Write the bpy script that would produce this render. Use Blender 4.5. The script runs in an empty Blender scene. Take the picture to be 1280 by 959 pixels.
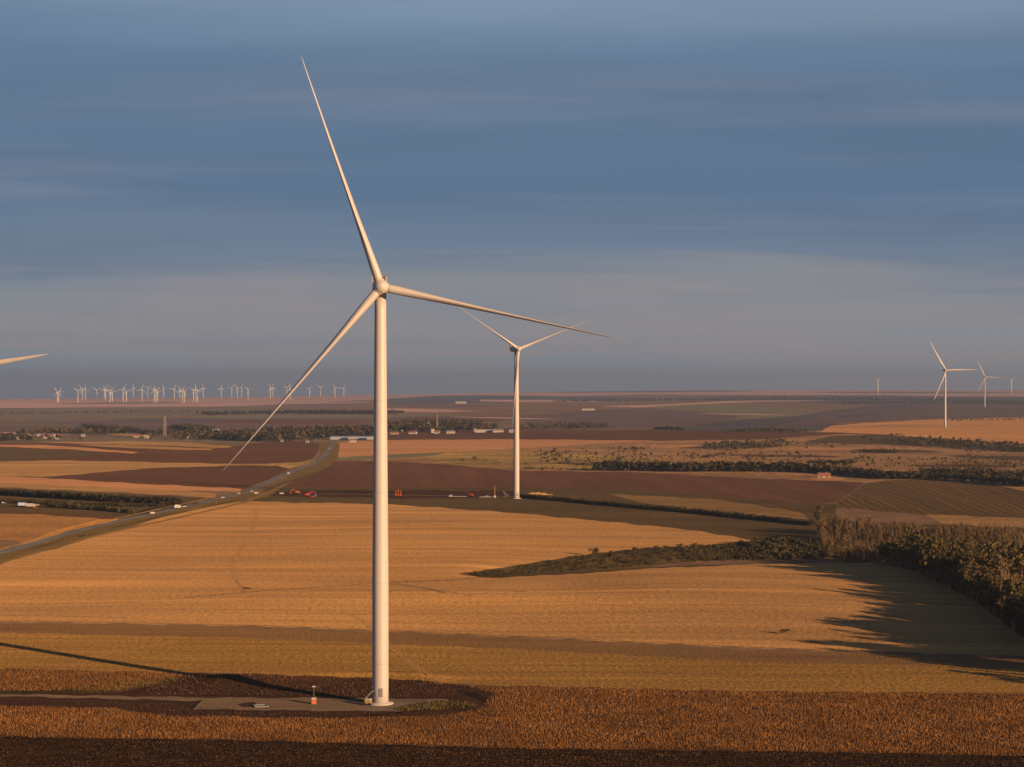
import bpy, math, random
import numpy as np
from mathutils import Vector, Matrix
from mathutils.geometry import delaunay_2d_cdt
random.seed(7); RS = np.random.RandomState(11)
SC = bpy.context.scene; COL = SC.collection
F = 2490.0; CX, CY = 640.0, 479.5; CAMZ = 84.7            # focal length in px of a 1280 wide frame, eye level, camera height

# ------------------------------------------------------------------ camera, world, sun, exposure
cam_d = bpy.data.cameras.new('camera'); cam = bpy.data.objects.new('camera', cam_d); COL.objects.link(cam)
cam.location = (0, 0, CAMZ); cam.rotation_euler = (math.radians(90), 0, 0)
cam_d.sensor_width = 36; cam_d.lens = 36 * F / 1280; cam_d.clip_start = 1; cam_d.clip_end = 80000
SC.camera = cam
SUN_AZ, SUN_EL = math.radians(132), math.radians(10.6)   # azimuth from +Y towards +X
SUN_DIR = Vector((math.sin(SUN_AZ) * math.cos(SUN_EL), math.cos(SUN_AZ) * math.cos(SUN_EL), math.sin(SUN_EL)))
sun_d = bpy.data.lights.new('sun', 'SUN'); sun_d.energy = 5.0; sun_d.angle = math.radians(0.5); sun_d.color = (1.0, 0.585, 0.30)
sun = bpy.data.objects.new('sun', sun_d); COL.objects.link(sun); sun.location = (200, -200, 300)
sun.rotation_euler = (-SUN_DIR).to_track_quat('-Z', 'Y').to_euler()
SC.view_settings.view_transform = 'Standard'; SC.view_settings.look = 'None'; SC.view_settings.exposure = 0.75; SC.view_settings.gamma = 1
SC.render.engine = 'CYCLES'
try: SC.cycles.volume_bounces = 0; SC.cycles.max_bounces = 5; SC.cycles.diffuse_bounces = 3
except Exception: pass

W = bpy.data.worlds.new('World'); SC.world = W; W.use_nodes = True
nt = W.node_tree; nt.nodes.clear()
def N(nt, t, **kw):
    n = nt.nodes.new(t)
    for k, v in kw.items():
        if k.startswith('i_'): n.inputs[int(k[2:])].default_value = v
        else: setattr(n, k, v)
    return n
def ramp(nt, pts, interp='EASE'):
    n = nt.nodes.new('ShaderNodeValToRGB'); n.color_ramp.interpolation = interp; e = n.color_ramp.elements
    while len(e) < len(pts): e.new(0.5)
    for i, (p, c) in enumerate(pts):
        e[i].position = p; e[i].color = (c[0], c[1], c[2], 1)
    return n
def lin(r, g, b): return tuple((v / 255 / 12.92) if v / 255 < .04045 else ((v / 255 + .055) / 1.055) ** 2.4 for v in (r, g, b))
L = nt.links.new
sky = N(nt, 'ShaderNodeTexSky', sky_type='NISHITA', sun_disc=False, sun_elevation=SUN_EL, sun_rotation=SUN_AZ, altitude=200, dust_density=2.0)
tc = N(nt, 'ShaderNodeTexCoord'); sep = N(nt, 'ShaderNodeSeparateXYZ'); L(tc.outputs['Generated'], sep.inputs[0])
# cloud deck as seen from below: direction divided by its height
den = N(nt, 'ShaderNodeMath', operation='ADD', i_1=0.06); ab = N(nt, 'ShaderNodeMath', operation='ABSOLUTE'); L(sep.outputs[2], ab.inputs[0]); L(ab.outputs[0], den.inputs[0])
dx = N(nt, 'ShaderNodeMath', operation='DIVIDE'); L(sep.outputs[0], dx.inputs[0]); L(den.outputs[0], dx.inputs[1])
dy = N(nt, 'ShaderNodeMath', operation='DIVIDE'); L(sep.outputs[1], dy.inputs[0]); L(den.outputs[0], dy.inputs[1])
cmb = N(nt, 'ShaderNodeCombineXYZ'); L(dx.outputs[0], cmb.inputs[0]); L(dy.outputs[0], cmb.inputs[1])
mp = N(nt, 'ShaderNodeMapping'); mp.inputs['Rotation'].default_value = (0, 0, math.radians(20)); mp.inputs['Scale'].default_value = (0.30, 0.55, 1); mp.inputs['Location'].default_value = (3.1, 1.7, 0); L(cmb.outputs[0], mp.inputs[0])
n1 = N(nt, 'ShaderNodeTexNoise'); n1.inputs['Scale'].default_value = 1.0; n1.inputs['Detail'].default_value = 4; n1.inputs['Roughness'].default_value = .5; n1.inputs['Distortion'].default_value = .5; L(mp.outputs[0], n1.inputs['Vector'])
ny = N(nt, 'ShaderNodeMath', operation='MULTIPLY_ADD', i_1=0.085, i_2=-0.0425); L(n1.outputs[0], ny.inputs[0])
zz = N(nt, 'ShaderNodeMath', operation='ADD'); L(sep.outputs[2], zz.inputs[0]); L(ny.outputs[0], zz.inputs[1])
zc = N(nt, 'ShaderNodeMapRange', i_1=-0.05, i_2=0.45); L(zz.outputs[0], zc.inputs[0])
def P(y): return ((CY - y) / F + .05) / .5
SKY = [(0.0, (130, 143, 154)), (P(470), (135, 144, 154)), (P(430), (144, 142, 147)), (P(375), (133, 138, 148)), (P(325), (105, 123, 147)), (P(230), (86, 112, 144)),
       (P(130), (90, 115, 145)), (P(5), (130, 151, 176)), (P(-100), (112, 133, 161)), (P(-420), (60, 80, 110)), (1.0, (52, 72, 100))]
rp = ramp(nt, [(p, lin(*c)) for p, c in SKY], 'EASE'); L(zc.outputs[0], rp.inputs[0])
mp2 = N(nt, 'ShaderNodeMapping'); mp2.inputs['Rotation'].default_value = (0, 0, math.radians(12)); mp2.inputs['Scale'].default_value = (0.35, 1.5, 1); mp2.inputs['Location'].default_value = (8.1, 5.2, 0); L(cmb.outputs[0], mp2.inputs[0])
n2 = N(nt, 'ShaderNodeTexNoise'); n2.inputs['Scale'].default_value = 1.0; n2.inputs['Detail'].default_value = 5; n2.inputs['Roughness'].default_value = .55; L(mp2.outputs[0], n2.inputs['Vector'])
st = N(nt, 'ShaderNodeMapRange', i_1=0.50, i_2=0.85, i_3=0.0, i_4=0.35); st.interpolation_type = 'SMOOTHSTEP'; L(n2.outputs[0], st.inputs[0])
pk = N(nt, 'ShaderNodeMix', data_type='RGBA'); pk.inputs[7].default_value = (*lin(150, 146, 156), 1); L(st.outputs[0], pk.inputs[0]); L(rp.outputs[0], pk.inputs[6])
mp3 = N(nt, 'ShaderNodeMapping'); mp3.inputs['Rotation'].default_value = (0, 0, math.radians(-14)); mp3.inputs['Scale'].default_value = (0.55, 1.1, 1); mp3.inputs['Location'].default_value = (1.3, 4.4, 0); L(cmb.outputs[0], mp3.inputs[0])
n3 = N(nt, 'ShaderNodeTexNoise'); n3.inputs['Scale'].default_value = 1.0; n3.inputs['Detail'].default_value = 6; n3.inputs['Roughness'].default_value = .6; n3.inputs['Distortion'].default_value = .8; L(mp3.outputs[0], n3.inputs['Vector'])
lum = N(nt, 'ShaderNodeMapRange', i_1=0.3, i_2=0.7, i_3=0.93, i_4=1.08); L(n3.outputs[0], lum.inputs[0])
low = N(nt, 'ShaderNodeMapRange', i_1=0.02, i_2=0.07, i_3=0.0, i_4=1.0); L(sep.outputs[2], low.inputs[0])      # billows of the upper deck; streaks of low cloud under it
lm_ = N(nt, 'ShaderNodeMix', data_type='FLOAT'); lm_.inputs[2].default_value = 1.0; L(low.outputs[0], lm_.inputs[0]); L(lum.outputs[0], lm_.inputs[3])
sx_ = N(nt, 'ShaderNodeMath', operation='MULTIPLY', i_1=1.0); L(sep.outputs[0], sx_.inputs[0])
cm4 = N(nt, 'ShaderNodeCombineXYZ'); L(sep.outputs[0], cm4.inputs[0]); L(sep.outputs[1], cm4.inputs[1]); z9 = N(nt, 'ShaderNodeMath', operation='MULTIPLY', i_1=9.0); L(sep.outputs[2], z9.inputs[0]); L(z9.outputs[0], cm4.inputs[2])
n4 = N(nt, 'ShaderNodeTexNoise'); n4.inputs['Scale'].default_value = 5.5; n4.inputs['Detail'].default_value = 6; n4.inputs['Roughness'].default_value = .55; n4.inputs['Distortion'].default_value = .3; L(cm4.outputs[0], n4.inputs['Vector'])
lowc = N(nt, 'ShaderNodeMapRange', i_1=.47, i_2=.64); L(n4.outputs[0], lowc.inputs[0]); wl = ramp(nt, [(0.0, (0, 0, 0)), (.25, (.5, .5, .5)), (.45, (1, 1, 1)), (.62, (.8, .8, .8)), (.85, (0, 0, 0))]); zl = N(nt, 'ShaderNodeMapRange', i_1=0.0, i_2=0.075); L(sep.outputs[2], zl.inputs[0]); L(zl.outputs[0], wl.inputs[0])
lw = N(nt, 'ShaderNodeMath', operation='MULTIPLY'); L(lowc.outputs[0], lw.inputs[0]); L(wl.outputs[0], lw.inputs[1]); lw2 = N(nt, 'ShaderNodeMath', operation='MULTIPLY', i_1=.6); L(lw.outputs[0], lw2.inputs[0])
pk2 = N(nt, 'ShaderNodeMix', data_type='RGBA'); pk2.inputs[7].default_value = (*lin(154, 145, 152), 1); L(lw2.outputs[0], pk2.inputs[0]); L(pk.outputs[2], pk2.inputs[6])
pk3 = N(nt, 'ShaderNodeVectorMath', operation='SCALE'); L(pk2.outputs[2], pk3.inputs[0]); L(lm_.outputs[0], pk3.inputs['Scale'])
bc = N(nt, 'ShaderNodeVectorMath', operation='SCALE'); bc.inputs['Scale'].default_value = 0.585 * 10; L(pk3.outputs[0], bc.inputs[0])     # x10: the Background strength is 0.1
cov = N(nt, 'ShaderNodeMapRange', i_1=-1.0, i_2=0.6, i_3=0.86, i_4=0.96); L(sep.outputs[1], cov.inputs[0])
mx = N(nt, 'ShaderNodeMix', data_type='RGBA'); L(cov.outputs[0], mx.inputs[0]); L(sky.outputs[0], mx.inputs[6]); L(bc.outputs[0], mx.inputs[7])
bg = N(nt, 'ShaderNodeBackground'); bg.inputs[1].default_value = 0.1; L(mx.outputs[2], bg.inputs[0])
wo = N(nt, 'ShaderNodeOutputWorld'); L(bg.outputs[0], wo.inputs[0])

# ------------------------------------------------------------------ helpers
def tag(o, label=None, cat=None, group=None, kind=None):
    if label: o['label'] = label
    if cat: o['category'] = cat
    if group: o['group'] = group
    if kind: o['kind'] = kind
    return o
def empty(name, loc=(0, 0, 0), rz=0.0):
    o = bpy.data.objects.new(name, None); COL.objects.link(o); o.location = loc; o.rotation_euler = (0, 0, rz); o.empty_display_size = 1
    return o
def copy_tree(o, parent=None):
    c = o.copy(); COL.objects.link(c)
    if parent is not None: c.parent = parent
    for ch in list(o.children): copy_tree(ch, c)
    return c
MATS = {}
def mat(name, color, rough=0.7, spec=0.2, var=0.12, scale=1.5, metal=0.0, emit=None, coat=0.0):
    if name in MATS: return MATS[name]
    m = bpy.data.materials.new(name); m.use_nodes = True; nt = m.node_tree; L = nt.links.new
    b = nt.nodes['Principled BSDF']
    tcn = N(nt, 'ShaderNodeTexCoord'); ns = N(nt, 'ShaderNodeTexNoise'); ns.inputs['Scale'].default_value = scale; ns.inputs['Detail'].default_value = 4
    L(tcn.outputs['Object'], ns.inputs['Vector'])
    mxn = N(nt, 'ShaderNodeMix', data_type='RGBA'); mxn.inputs[6].default_value = (*[c * (1 - var) for c in color], 1); mxn.inputs[7].default_value = (*[min(1, c * (1 + var)) for c in color], 1)
    L(ns.outputs[0], mxn.inputs[0]); L(mxn.outputs[2], b.inputs['Base Color'])
    b.inputs['Roughness'].default_value = rough; b.inputs['Specular IOR Level'].default_value = spec; b.inputs['Metallic'].default_value = metal; b.inputs['Coat Weight'].default_value = coat
    if emit: b.inputs['Emission Color'].default_value = (*emit, 1); b.inputs['Emission Strength'].default_value = 1
    MATS[name] = m; return m
def mesh_obj(name, V, Fc, m, parent=None, smooth=False, mats=None, midx=None):
    me = bpy.data.meshes.new(name); me.from_pydata([tuple(v) for v in V], [], [tuple(f) for f in Fc])
    for mm in (mats or [m]): me.materials.append(mm)
    if midx is not None: me.polygons.foreach_set('material_index', midx)
    if smooth: me.polygons.foreach_set('use_smooth', [True] * len(me.polygons))
    me.update(); o = bpy.data.objects.new(name, me); COL.objects.link(o)
    if parent is not None: o.parent = parent
    return o
class MB:
    """collects simple solids in one mesh"""
    def __init__(s): s.V = []; s.F = []
    def add(s, V, Fc):
        n = len(s.V); s.V += [tuple(v) for v in V]; s.F += [tuple(i + n for i in f) for f in Fc]; return s
    def box(s, c, d, rot=None, taper=1.0, bev=0.0):
        x, y, z = d[0] / 2, d[1] / 2, d[2] / 2; t = taper
        if bev > 0:      # bevelled vertical edges and top
            b = bev; ring = [(x, y - b), (x - b, y), (-x + b, y), (-x, y - b), (-x, -y + b), (-x + b, -y), (x - b, -y), (x, -y + b)]
            V = [(px, py, -z) for px, py in ring] + [(px, py, z - b) for px, py in ring] + [(px * (1 - b / x), py * (1 - b / y), z) for px, py in ring]
            Fc = [tuple(range(7, -1, -1)), tuple(range(16, 24))] + [(i, (i + 1) % 8, (i + 1) % 8 + 8, i + 8) for i in range(8)] + [(i + 8, (i + 1) % 8 + 8, (i + 1) % 8 + 16, i + 16) for i in range(8)]
        else:
            V = [(-x, -y, -z), (x, -y, -z), (x, y, -z), (-x, y, -z), (-x * t, -y * t, z), (x * t, -y * t, z), (x * t, y * t, z), (-x * t, y * t, z)]
            Fc = [(0, 3, 2, 1), (4, 5, 6, 7), (0, 1, 5, 4), (1, 2, 6, 5), (2, 3, 7, 6), (3, 0, 4, 7)]
        R = rot or Matrix.Identity(3)
        return s.add([Vector(c) + R @ Vector(v) for v in V], Fc)
    def bar(s, a, b, w, w2=None):
        a, b = Vector(a), Vector(b); d = b - a; q = d.to_track_quat('Z', 'Y').to_matrix(); l = d.length; w2 = w if w2 is None else w2
        V = [a + q @ Vector((sx * w / 2, sy * w / 2, 0)) for sx, sy in ((-1, -1), (1, -1), (1, 1), (-1, 1))] + [a + q @ Vector((sx * w2 / 2, sy * w2 / 2, l)) for sx, sy in ((-1, -1), (1, -1), (1, 1), (-1, 1))]
        return s.add(V, [(0, 3, 2, 1), (4, 5, 6, 7), (0, 1, 5, 4), (1, 2, 6, 5), (2, 3, 7, 6), (3, 0, 4, 7)])
    def lathe(s, prof, n=24, c=(0, 0, 0), rot=None, cap=True):
        R = rot or Matrix.Identity(3); V = []; Fc = []
        for r, z in prof:
            for i in range(n):
                a = 2 * math.pi * i / n; V.append(Vector(c) + R @ Vector((r * math.cos(a), r * math.sin(a), z)))
        for k in range(len(prof) - 1):
            for i in range(n):
                j = (i + 1) % n; Fc.append((k * n + i, k * n + j, (k + 1) * n + j, (k + 1) * n + i))
        if cap: Fc.append(tuple(range(n - 1, -1, -1))); Fc.append(tuple((len(prof) - 1) * n + i for i in range(n)))
        return s.add(V, Fc)
    def build(s, name, m, parent=None, smooth=False):
        o = mesh_obj(name, s.V, s.F, m, parent)
        if smooth:
            o.data.polygons.foreach_set('use_smooth', [len(p.vertices) <= 4 for p in o.data.polygons]); o.data.update()
        return o

# ------------------------------------------------------------------ terrain height
UC = np.array([-1500, -640, -300, 0, 330, 640, 1500.])
DC = np.array([100, 1500, 2300, 3800, 5500, 7600, 9500, 13000, 16500, 20000, 26000.])
yh = {-1500: 499, -640: 498.5, -300: 495.5, 0: 489.5, 330: 486.5, 640: 487, 1500: 487}     # where the sky meets the land
def hz(u, d): return CAMZ - (yh[u] - CY) / F * d
ZT = {-640: [0, 0, -5, -13, -24, -34, -40, -45, -47.5], -300: [0, 0, -4, -10, -19, -28, -33, -38, -36],
      0: [0, 0, -2, -4, -6, -6, -8, -3, 4], 330: [0, 0, -1, -1, -3, -4, -1, 6, 22], 640: [0, 0, 0, 1, -1, -3, 0, 8, 24]}
ZT[-1500] = ZT[-640]; ZT[1500] = ZT[640]
zt = np.array([[*ZT[int(u)], hz(int(u), 20000), hz(int(u), 20000) - 120] for u in UC])
LG = np.linspace(math.log(100), math.log(26000), 420); UG = np.linspace(-1500, 1500, 121)
tab = np.array([np.interp(LG, np.log(DC), r) for r in zt]); tab = np.array([np.interp(UG, UC, tab[:, j]) for j in range(420)]).T
k1 = np.exp(-np.linspace(-2, 2, 23) ** 2); k1 /= k1.sum(); k2 = np.exp(-np.linspace(-2, 2, 17) ** 2); k2 /= k2.sum()
tab = np.array([np.convolve(np.pad(r, 11, 'edge'), k1, 'valid') for r in tab]); tab = np.array([np.convolve(np.pad(c, 8, 'edge'), k2, 'valid') for c in tab.T]).T
def sst(a, b, x): t = np.clip((x - a) / (b - a), 0, 1); return t * t * (3 - 2 * t)
WAV = [(RS.uniform(0, 6.28), RS.uniform(.7, 1.5), RS.uniform(0, 6.28)) for _ in range(14)]
def height(x, y):
    x = np.asarray(x, float); y = np.asarray(y, float); yy = np.maximum(y, 200.0)
    u = np.clip(F * x / yy, -1490, 1490); l = np.clip(np.log(yy), LG[0], LG[-1] - 1e-6)
    fi = (l - LG[0]) / (LG[1] - LG[0]); i = fi.astype(int).clip(0, 418); fi = fi - i
    fj = (u + 1500) / 25.0; j = fj.astype(int).clip(0, 119); fj = fj - j
    z = (tab[j, i] * (1 - fi) + tab[j, i + 1] * fi) * (1 - fj) + (tab[j + 1, i] * (1 - fi) + tab[j + 1, i + 1] * fi) * fj
    for k, (a, s, ph) in enumerate(WAV):                      # rolling ground, longer and higher the farther out
        if k < 4: wl, am, w = 260 * s, .35, sst(560, 760, y) * (1 - sst(2500, 4000, y))
        elif k < 9: wl, am, w = 1300 * s, 1.5, sst(1550, 2800, y) * (1 - sst(6000, 9000, y))
        else: wl, am, w = 5200 * s, 3.2, sst(4500, 8500, y) * (1 - sst(16000, 20000, y))
        z = z + am * w * np.sin((x * math.cos(a) + y * math.sin(a)) / wl * 6.283 + ph)
    # ravine with the bushes
    dc = np.interp(x, [-40, -22, 0, 38, 82, 128, 170, 230], [875, 881, 907, 939, 972, 990, 1000, 1010]); dp = np.interp(x, [-60, -22, 0, 38, 82, 128, 200, 260], [0, .6, 2.2, 4.5, 6, 6.5, 5, 2])
    z = z - dp * np.exp(-((y - dc) / 34) ** 2)
    z = z + 3.2 * np.exp(-(((x - 95) / 95) ** 2 + ((y - 800) / 110) ** 2))      # low dome of the right hand field
    z = z + 1.3 * sst(-260, -60, x) * np.exp(-((y - 940) / 170) ** 2) * (1 - sst(-40, 40, x))
    z = z - 2.0 * sst(-150, -40, x) * (1 - sst(10, 60, x)) * np.exp(-((y - 832 + .25 * x) / 30) ** 2) + 1.6 * np.exp(-(((x + 110) / 70) ** 2 + ((y - 760) / 70) ** 2))      # soft fold across the big field
    # bank of soil dug out behind the pad of the near turbine
    bx = sst(-92, -78, x) * (1 - sst(-26, -14, x)); z = z + 1.5 * bx * np.exp(-((y - 571 - 2 * np.sin(x / 9)) / 7.0) ** 2)
    z = z + 0.6 * np.exp(-(((x + 20) / 9) ** 2 + ((y - 528) / 3.5) ** 2))      # grassy mound right of the tower foot
    return z
DM = np.exp(np.linspace(math.log(150), math.log(22500), 2600))
def hit(px, py):
    """first ground point seen along a photo position -> (x, y)"""
    px = np.atleast_1d(np.asarray(px, float)); py = np.atleast_1d(np.asarray(py, float)); X = np.empty(len(px)); Y = np.empty(len(px))
    for i, (a, b) in enumerate(zip(px, py)):
        u = a - CX; zs = height(u / F * DM, DM); yi = CY + (CAMZ - zs) / DM * F; k = np.argmax(yi < b)
        if yi[k] >= b: k = int(np.argmin(yi))
        if k == 0: d = CAMZ * F / (b - CY)
        else:
            t = (yi[k - 1] - b) / max(yi[k - 1] - yi[k], 1e-9) if yi[k] < b else 1; d = DM[k - 1] + min(max(t, 0), 1) * (DM[k] - DM[k - 1])
        X[i] = u / F * d; Y[i] = d
    return X, Y
def at(px, py):
    X, Y = hit(px, py); return Vector((X[0], Y[0], float(height(X, Y)[0])))

# ------------------------------------------------------------------ ground materials
ADJ = {'gold_stubble': (.52, .515, .44), 'cut_stubble': (.44, .42, .29), 'dark_ploughed_earth': (.21, .185, .12), 'hill_stubble': (.57, .51, .38), 'road_margin': (.55, .52, .45), 'dry_crop_soil': (.75, .75, .7), 'dug_dark_soil': (.62, .62, .58),
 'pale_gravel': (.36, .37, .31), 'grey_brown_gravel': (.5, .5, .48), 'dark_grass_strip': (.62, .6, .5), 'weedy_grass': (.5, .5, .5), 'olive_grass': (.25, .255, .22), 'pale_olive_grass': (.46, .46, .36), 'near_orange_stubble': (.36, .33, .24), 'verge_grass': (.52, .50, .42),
 'brown_ploughed_earth': (.38, .34, .29), 'brown_ploughed_earth_left': (.44, .42, .34), 'orange_stubble': (.48, .51, .50), 'gold_strip_stubble': (.46, .48, .48), 'dry_scrub_grass': (.70, .68, .68), 'yellow_scrub_grass': (.60, .60, .60),
 'far_pink_stubble': (.54, .61, .72), 'far_brown_plough': (.32, .40, .56), 'far_green_crop': (.5, .55, .6), 'far_fallow_and_shade': (.42, .45, .6), 'far_olive_pasture': (.5, .52, .55), 'striped_green_crop': (.46, .40, .28), 'mixed_plain': (.5, .5, .5), 'pressed_stubble': (.76, .76, .7), 'dark_weed_line': (.6, .6, .6)}
def field_mat(name, c1, c2, c3=None, rot=0.0, rows=3.0, rowlen=60.0, patch=140.0, fine=1.6, bump=0.6, rowmix=0.5, lines=0.0, linew=10.0, linec=None, finemix=.5, bdist=1.0):
    if name in MATS: return MATS[name]
    q_ = ADJ.get(name, (1, 1, 1)); c1, c2, c3, linec = [tuple(v * k for v, k in zip(c, q_)) if c else c for c in (c1, c2, c3, linec)]
    m = bpy.data.materials.new(name); m.use_nodes = True; nt = m.node_tree; L = nt.links.new; b = nt.nodes['Principled BSDF']
    g = N(nt, 'ShaderNodeNewGeometry'); mp = N(nt, 'ShaderNodeMapping'); mp.inputs['Rotation'].default_value = (0, 0, rot); L(g.outputs['Position'], mp.inputs[0])
    def noise(sx, sy, detail=3, rough=.55, vec=mp):
        q = N(nt, 'ShaderNodeMapping'); q.inputs['Scale'].default_value = (1 / sx, 1 / sy, 0.02); L(vec.outputs[0], q.inputs[0])
        n = N(nt, 'ShaderNodeTexNoise'); n.inputs['Scale'].default_value = 1; n.inputs['Detail'].default_value = detail; n.inputs['Roughness'].default_value = rough; L(q.outputs[0], n.inputs['Vector']); return n
    def mr(n, a, b_, c=0., d=1.):
        r = N(nt, 'ShaderNodeMapRange', i_1=a, i_2=b_, i_3=c, i_4=d); L(n.outputs[0], r.inputs[0]); return r
    big = noise(patch, patch * .6, 4); row = noise(rowlen, rows, 3); fin = noise(fine, fine, 4, .65)
    a = mr(big, .35, .65); r_ = mr(row, .33, .67); f_ = mr(fin, .3, .7)
    m1 = N(nt, 'ShaderNodeMix', data_type='RGBA'); m1.inputs[6].default_value = (*c1, 1); m1.inputs[7].default_value = (*c2, 1); L(a.outputs[0], m1.inputs[0])
    c3 = c3 or tuple(v * .55 for v in c1)
    rm = N(nt, 'ShaderNodeMath', operation='MULTIPLY', i_1=rowmix); L(r_.outputs[0], rm.inputs[0])
    m2 = N(nt, 'ShaderNodeMix', data_type='RGBA'); L(rm.outputs[0], m2.inputs[0]); L(m1.outputs[2], m2.inputs[6]); m2.inputs[7].default_value = (*c3, 1)
    fs = mr(fin, .3, .7, 1 - finemix, 1 + finemix); m3 = N(nt, 'ShaderNodeVectorMath', operation='SCALE'); L(m2.outputs[2], m3.inputs[0]); L(fs.outputs[0], m3.inputs['Scale'])
    mac = noise(rowlen * 3.1, max(rows * 3.3, patch * .12), 3); mcr = mr(mac, .32, .68, .82, 1.14); m3b = N(nt, 'ShaderNodeVectorMath', operation='SCALE'); L(m3.outputs[0], m3b.inputs[0]); L(mcr.outputs[0], m3b.inputs['Scale']); m3 = m3b
    out = m3
    if lines > 0:
        sx = N(nt, 'ShaderNodeSeparateXYZ'); L(mp.outputs[0], sx.inputs[0]); wob = noise(80, 80, 2)
        w0 = N(nt, 'ShaderNodeMath', operation='MULTIPLY_ADD', i_1=linew * .3); L(wob.outputs[0], w0.inputs[0]); L(sx.outputs[1], w0.inputs[2])
        w1 = N(nt, 'ShaderNodeMath', operation='MULTIPLY', i_1=6.283 / linew); L(w0.outputs[0], w1.inputs[0]); w2 = N(nt, 'ShaderNodeMath', operation='SINE'); L(w1.outputs[0], w2.inputs[0])
        w3 = N(nt, 'ShaderNodeMapRange', i_1=.3, i_2=1.0, i_3=0., i_4=lines); L(w2.outputs[0], w3.inputs[0])
        m4 = N(nt, 'ShaderNodeMix', data_type='RGBA'); L(w3.outputs[0], m4.inputs[0]); L(m3.outputs[0], m4.inputs[6]); m4.inputs[7].default_value = (*(linec or c3), 1); out = m4
    L(out.outputs[2] if out is not m3 else m3.outputs[0], b.inputs['Base Color'])
    b.inputs['Roughness'].default_value = 1; b.inputs['Specular IOR Level'].default_value = 0.05; b.inputs['Diffuse Roughness'].default_value = 1.0
    ad = N(nt, 'ShaderNodeMath', operation='ADD'); L(f_.outputs[0], ad.inputs[0]); L(r_.outputs[0], ad.inputs[1])
    bp = N(nt, 'ShaderNodeBump'); bp.inputs['Strength'].default_value = bump; bp.inputs['Distance'].default_value = bdist; L(ad.outputs[0], bp.inputs['Height']); L(bp.outputs[0], b.inputs['Normal'])
    MATS[name] = m; return m
G = lambda *c: tuple(v / 100 for v in c)
PI = math.pi
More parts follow.
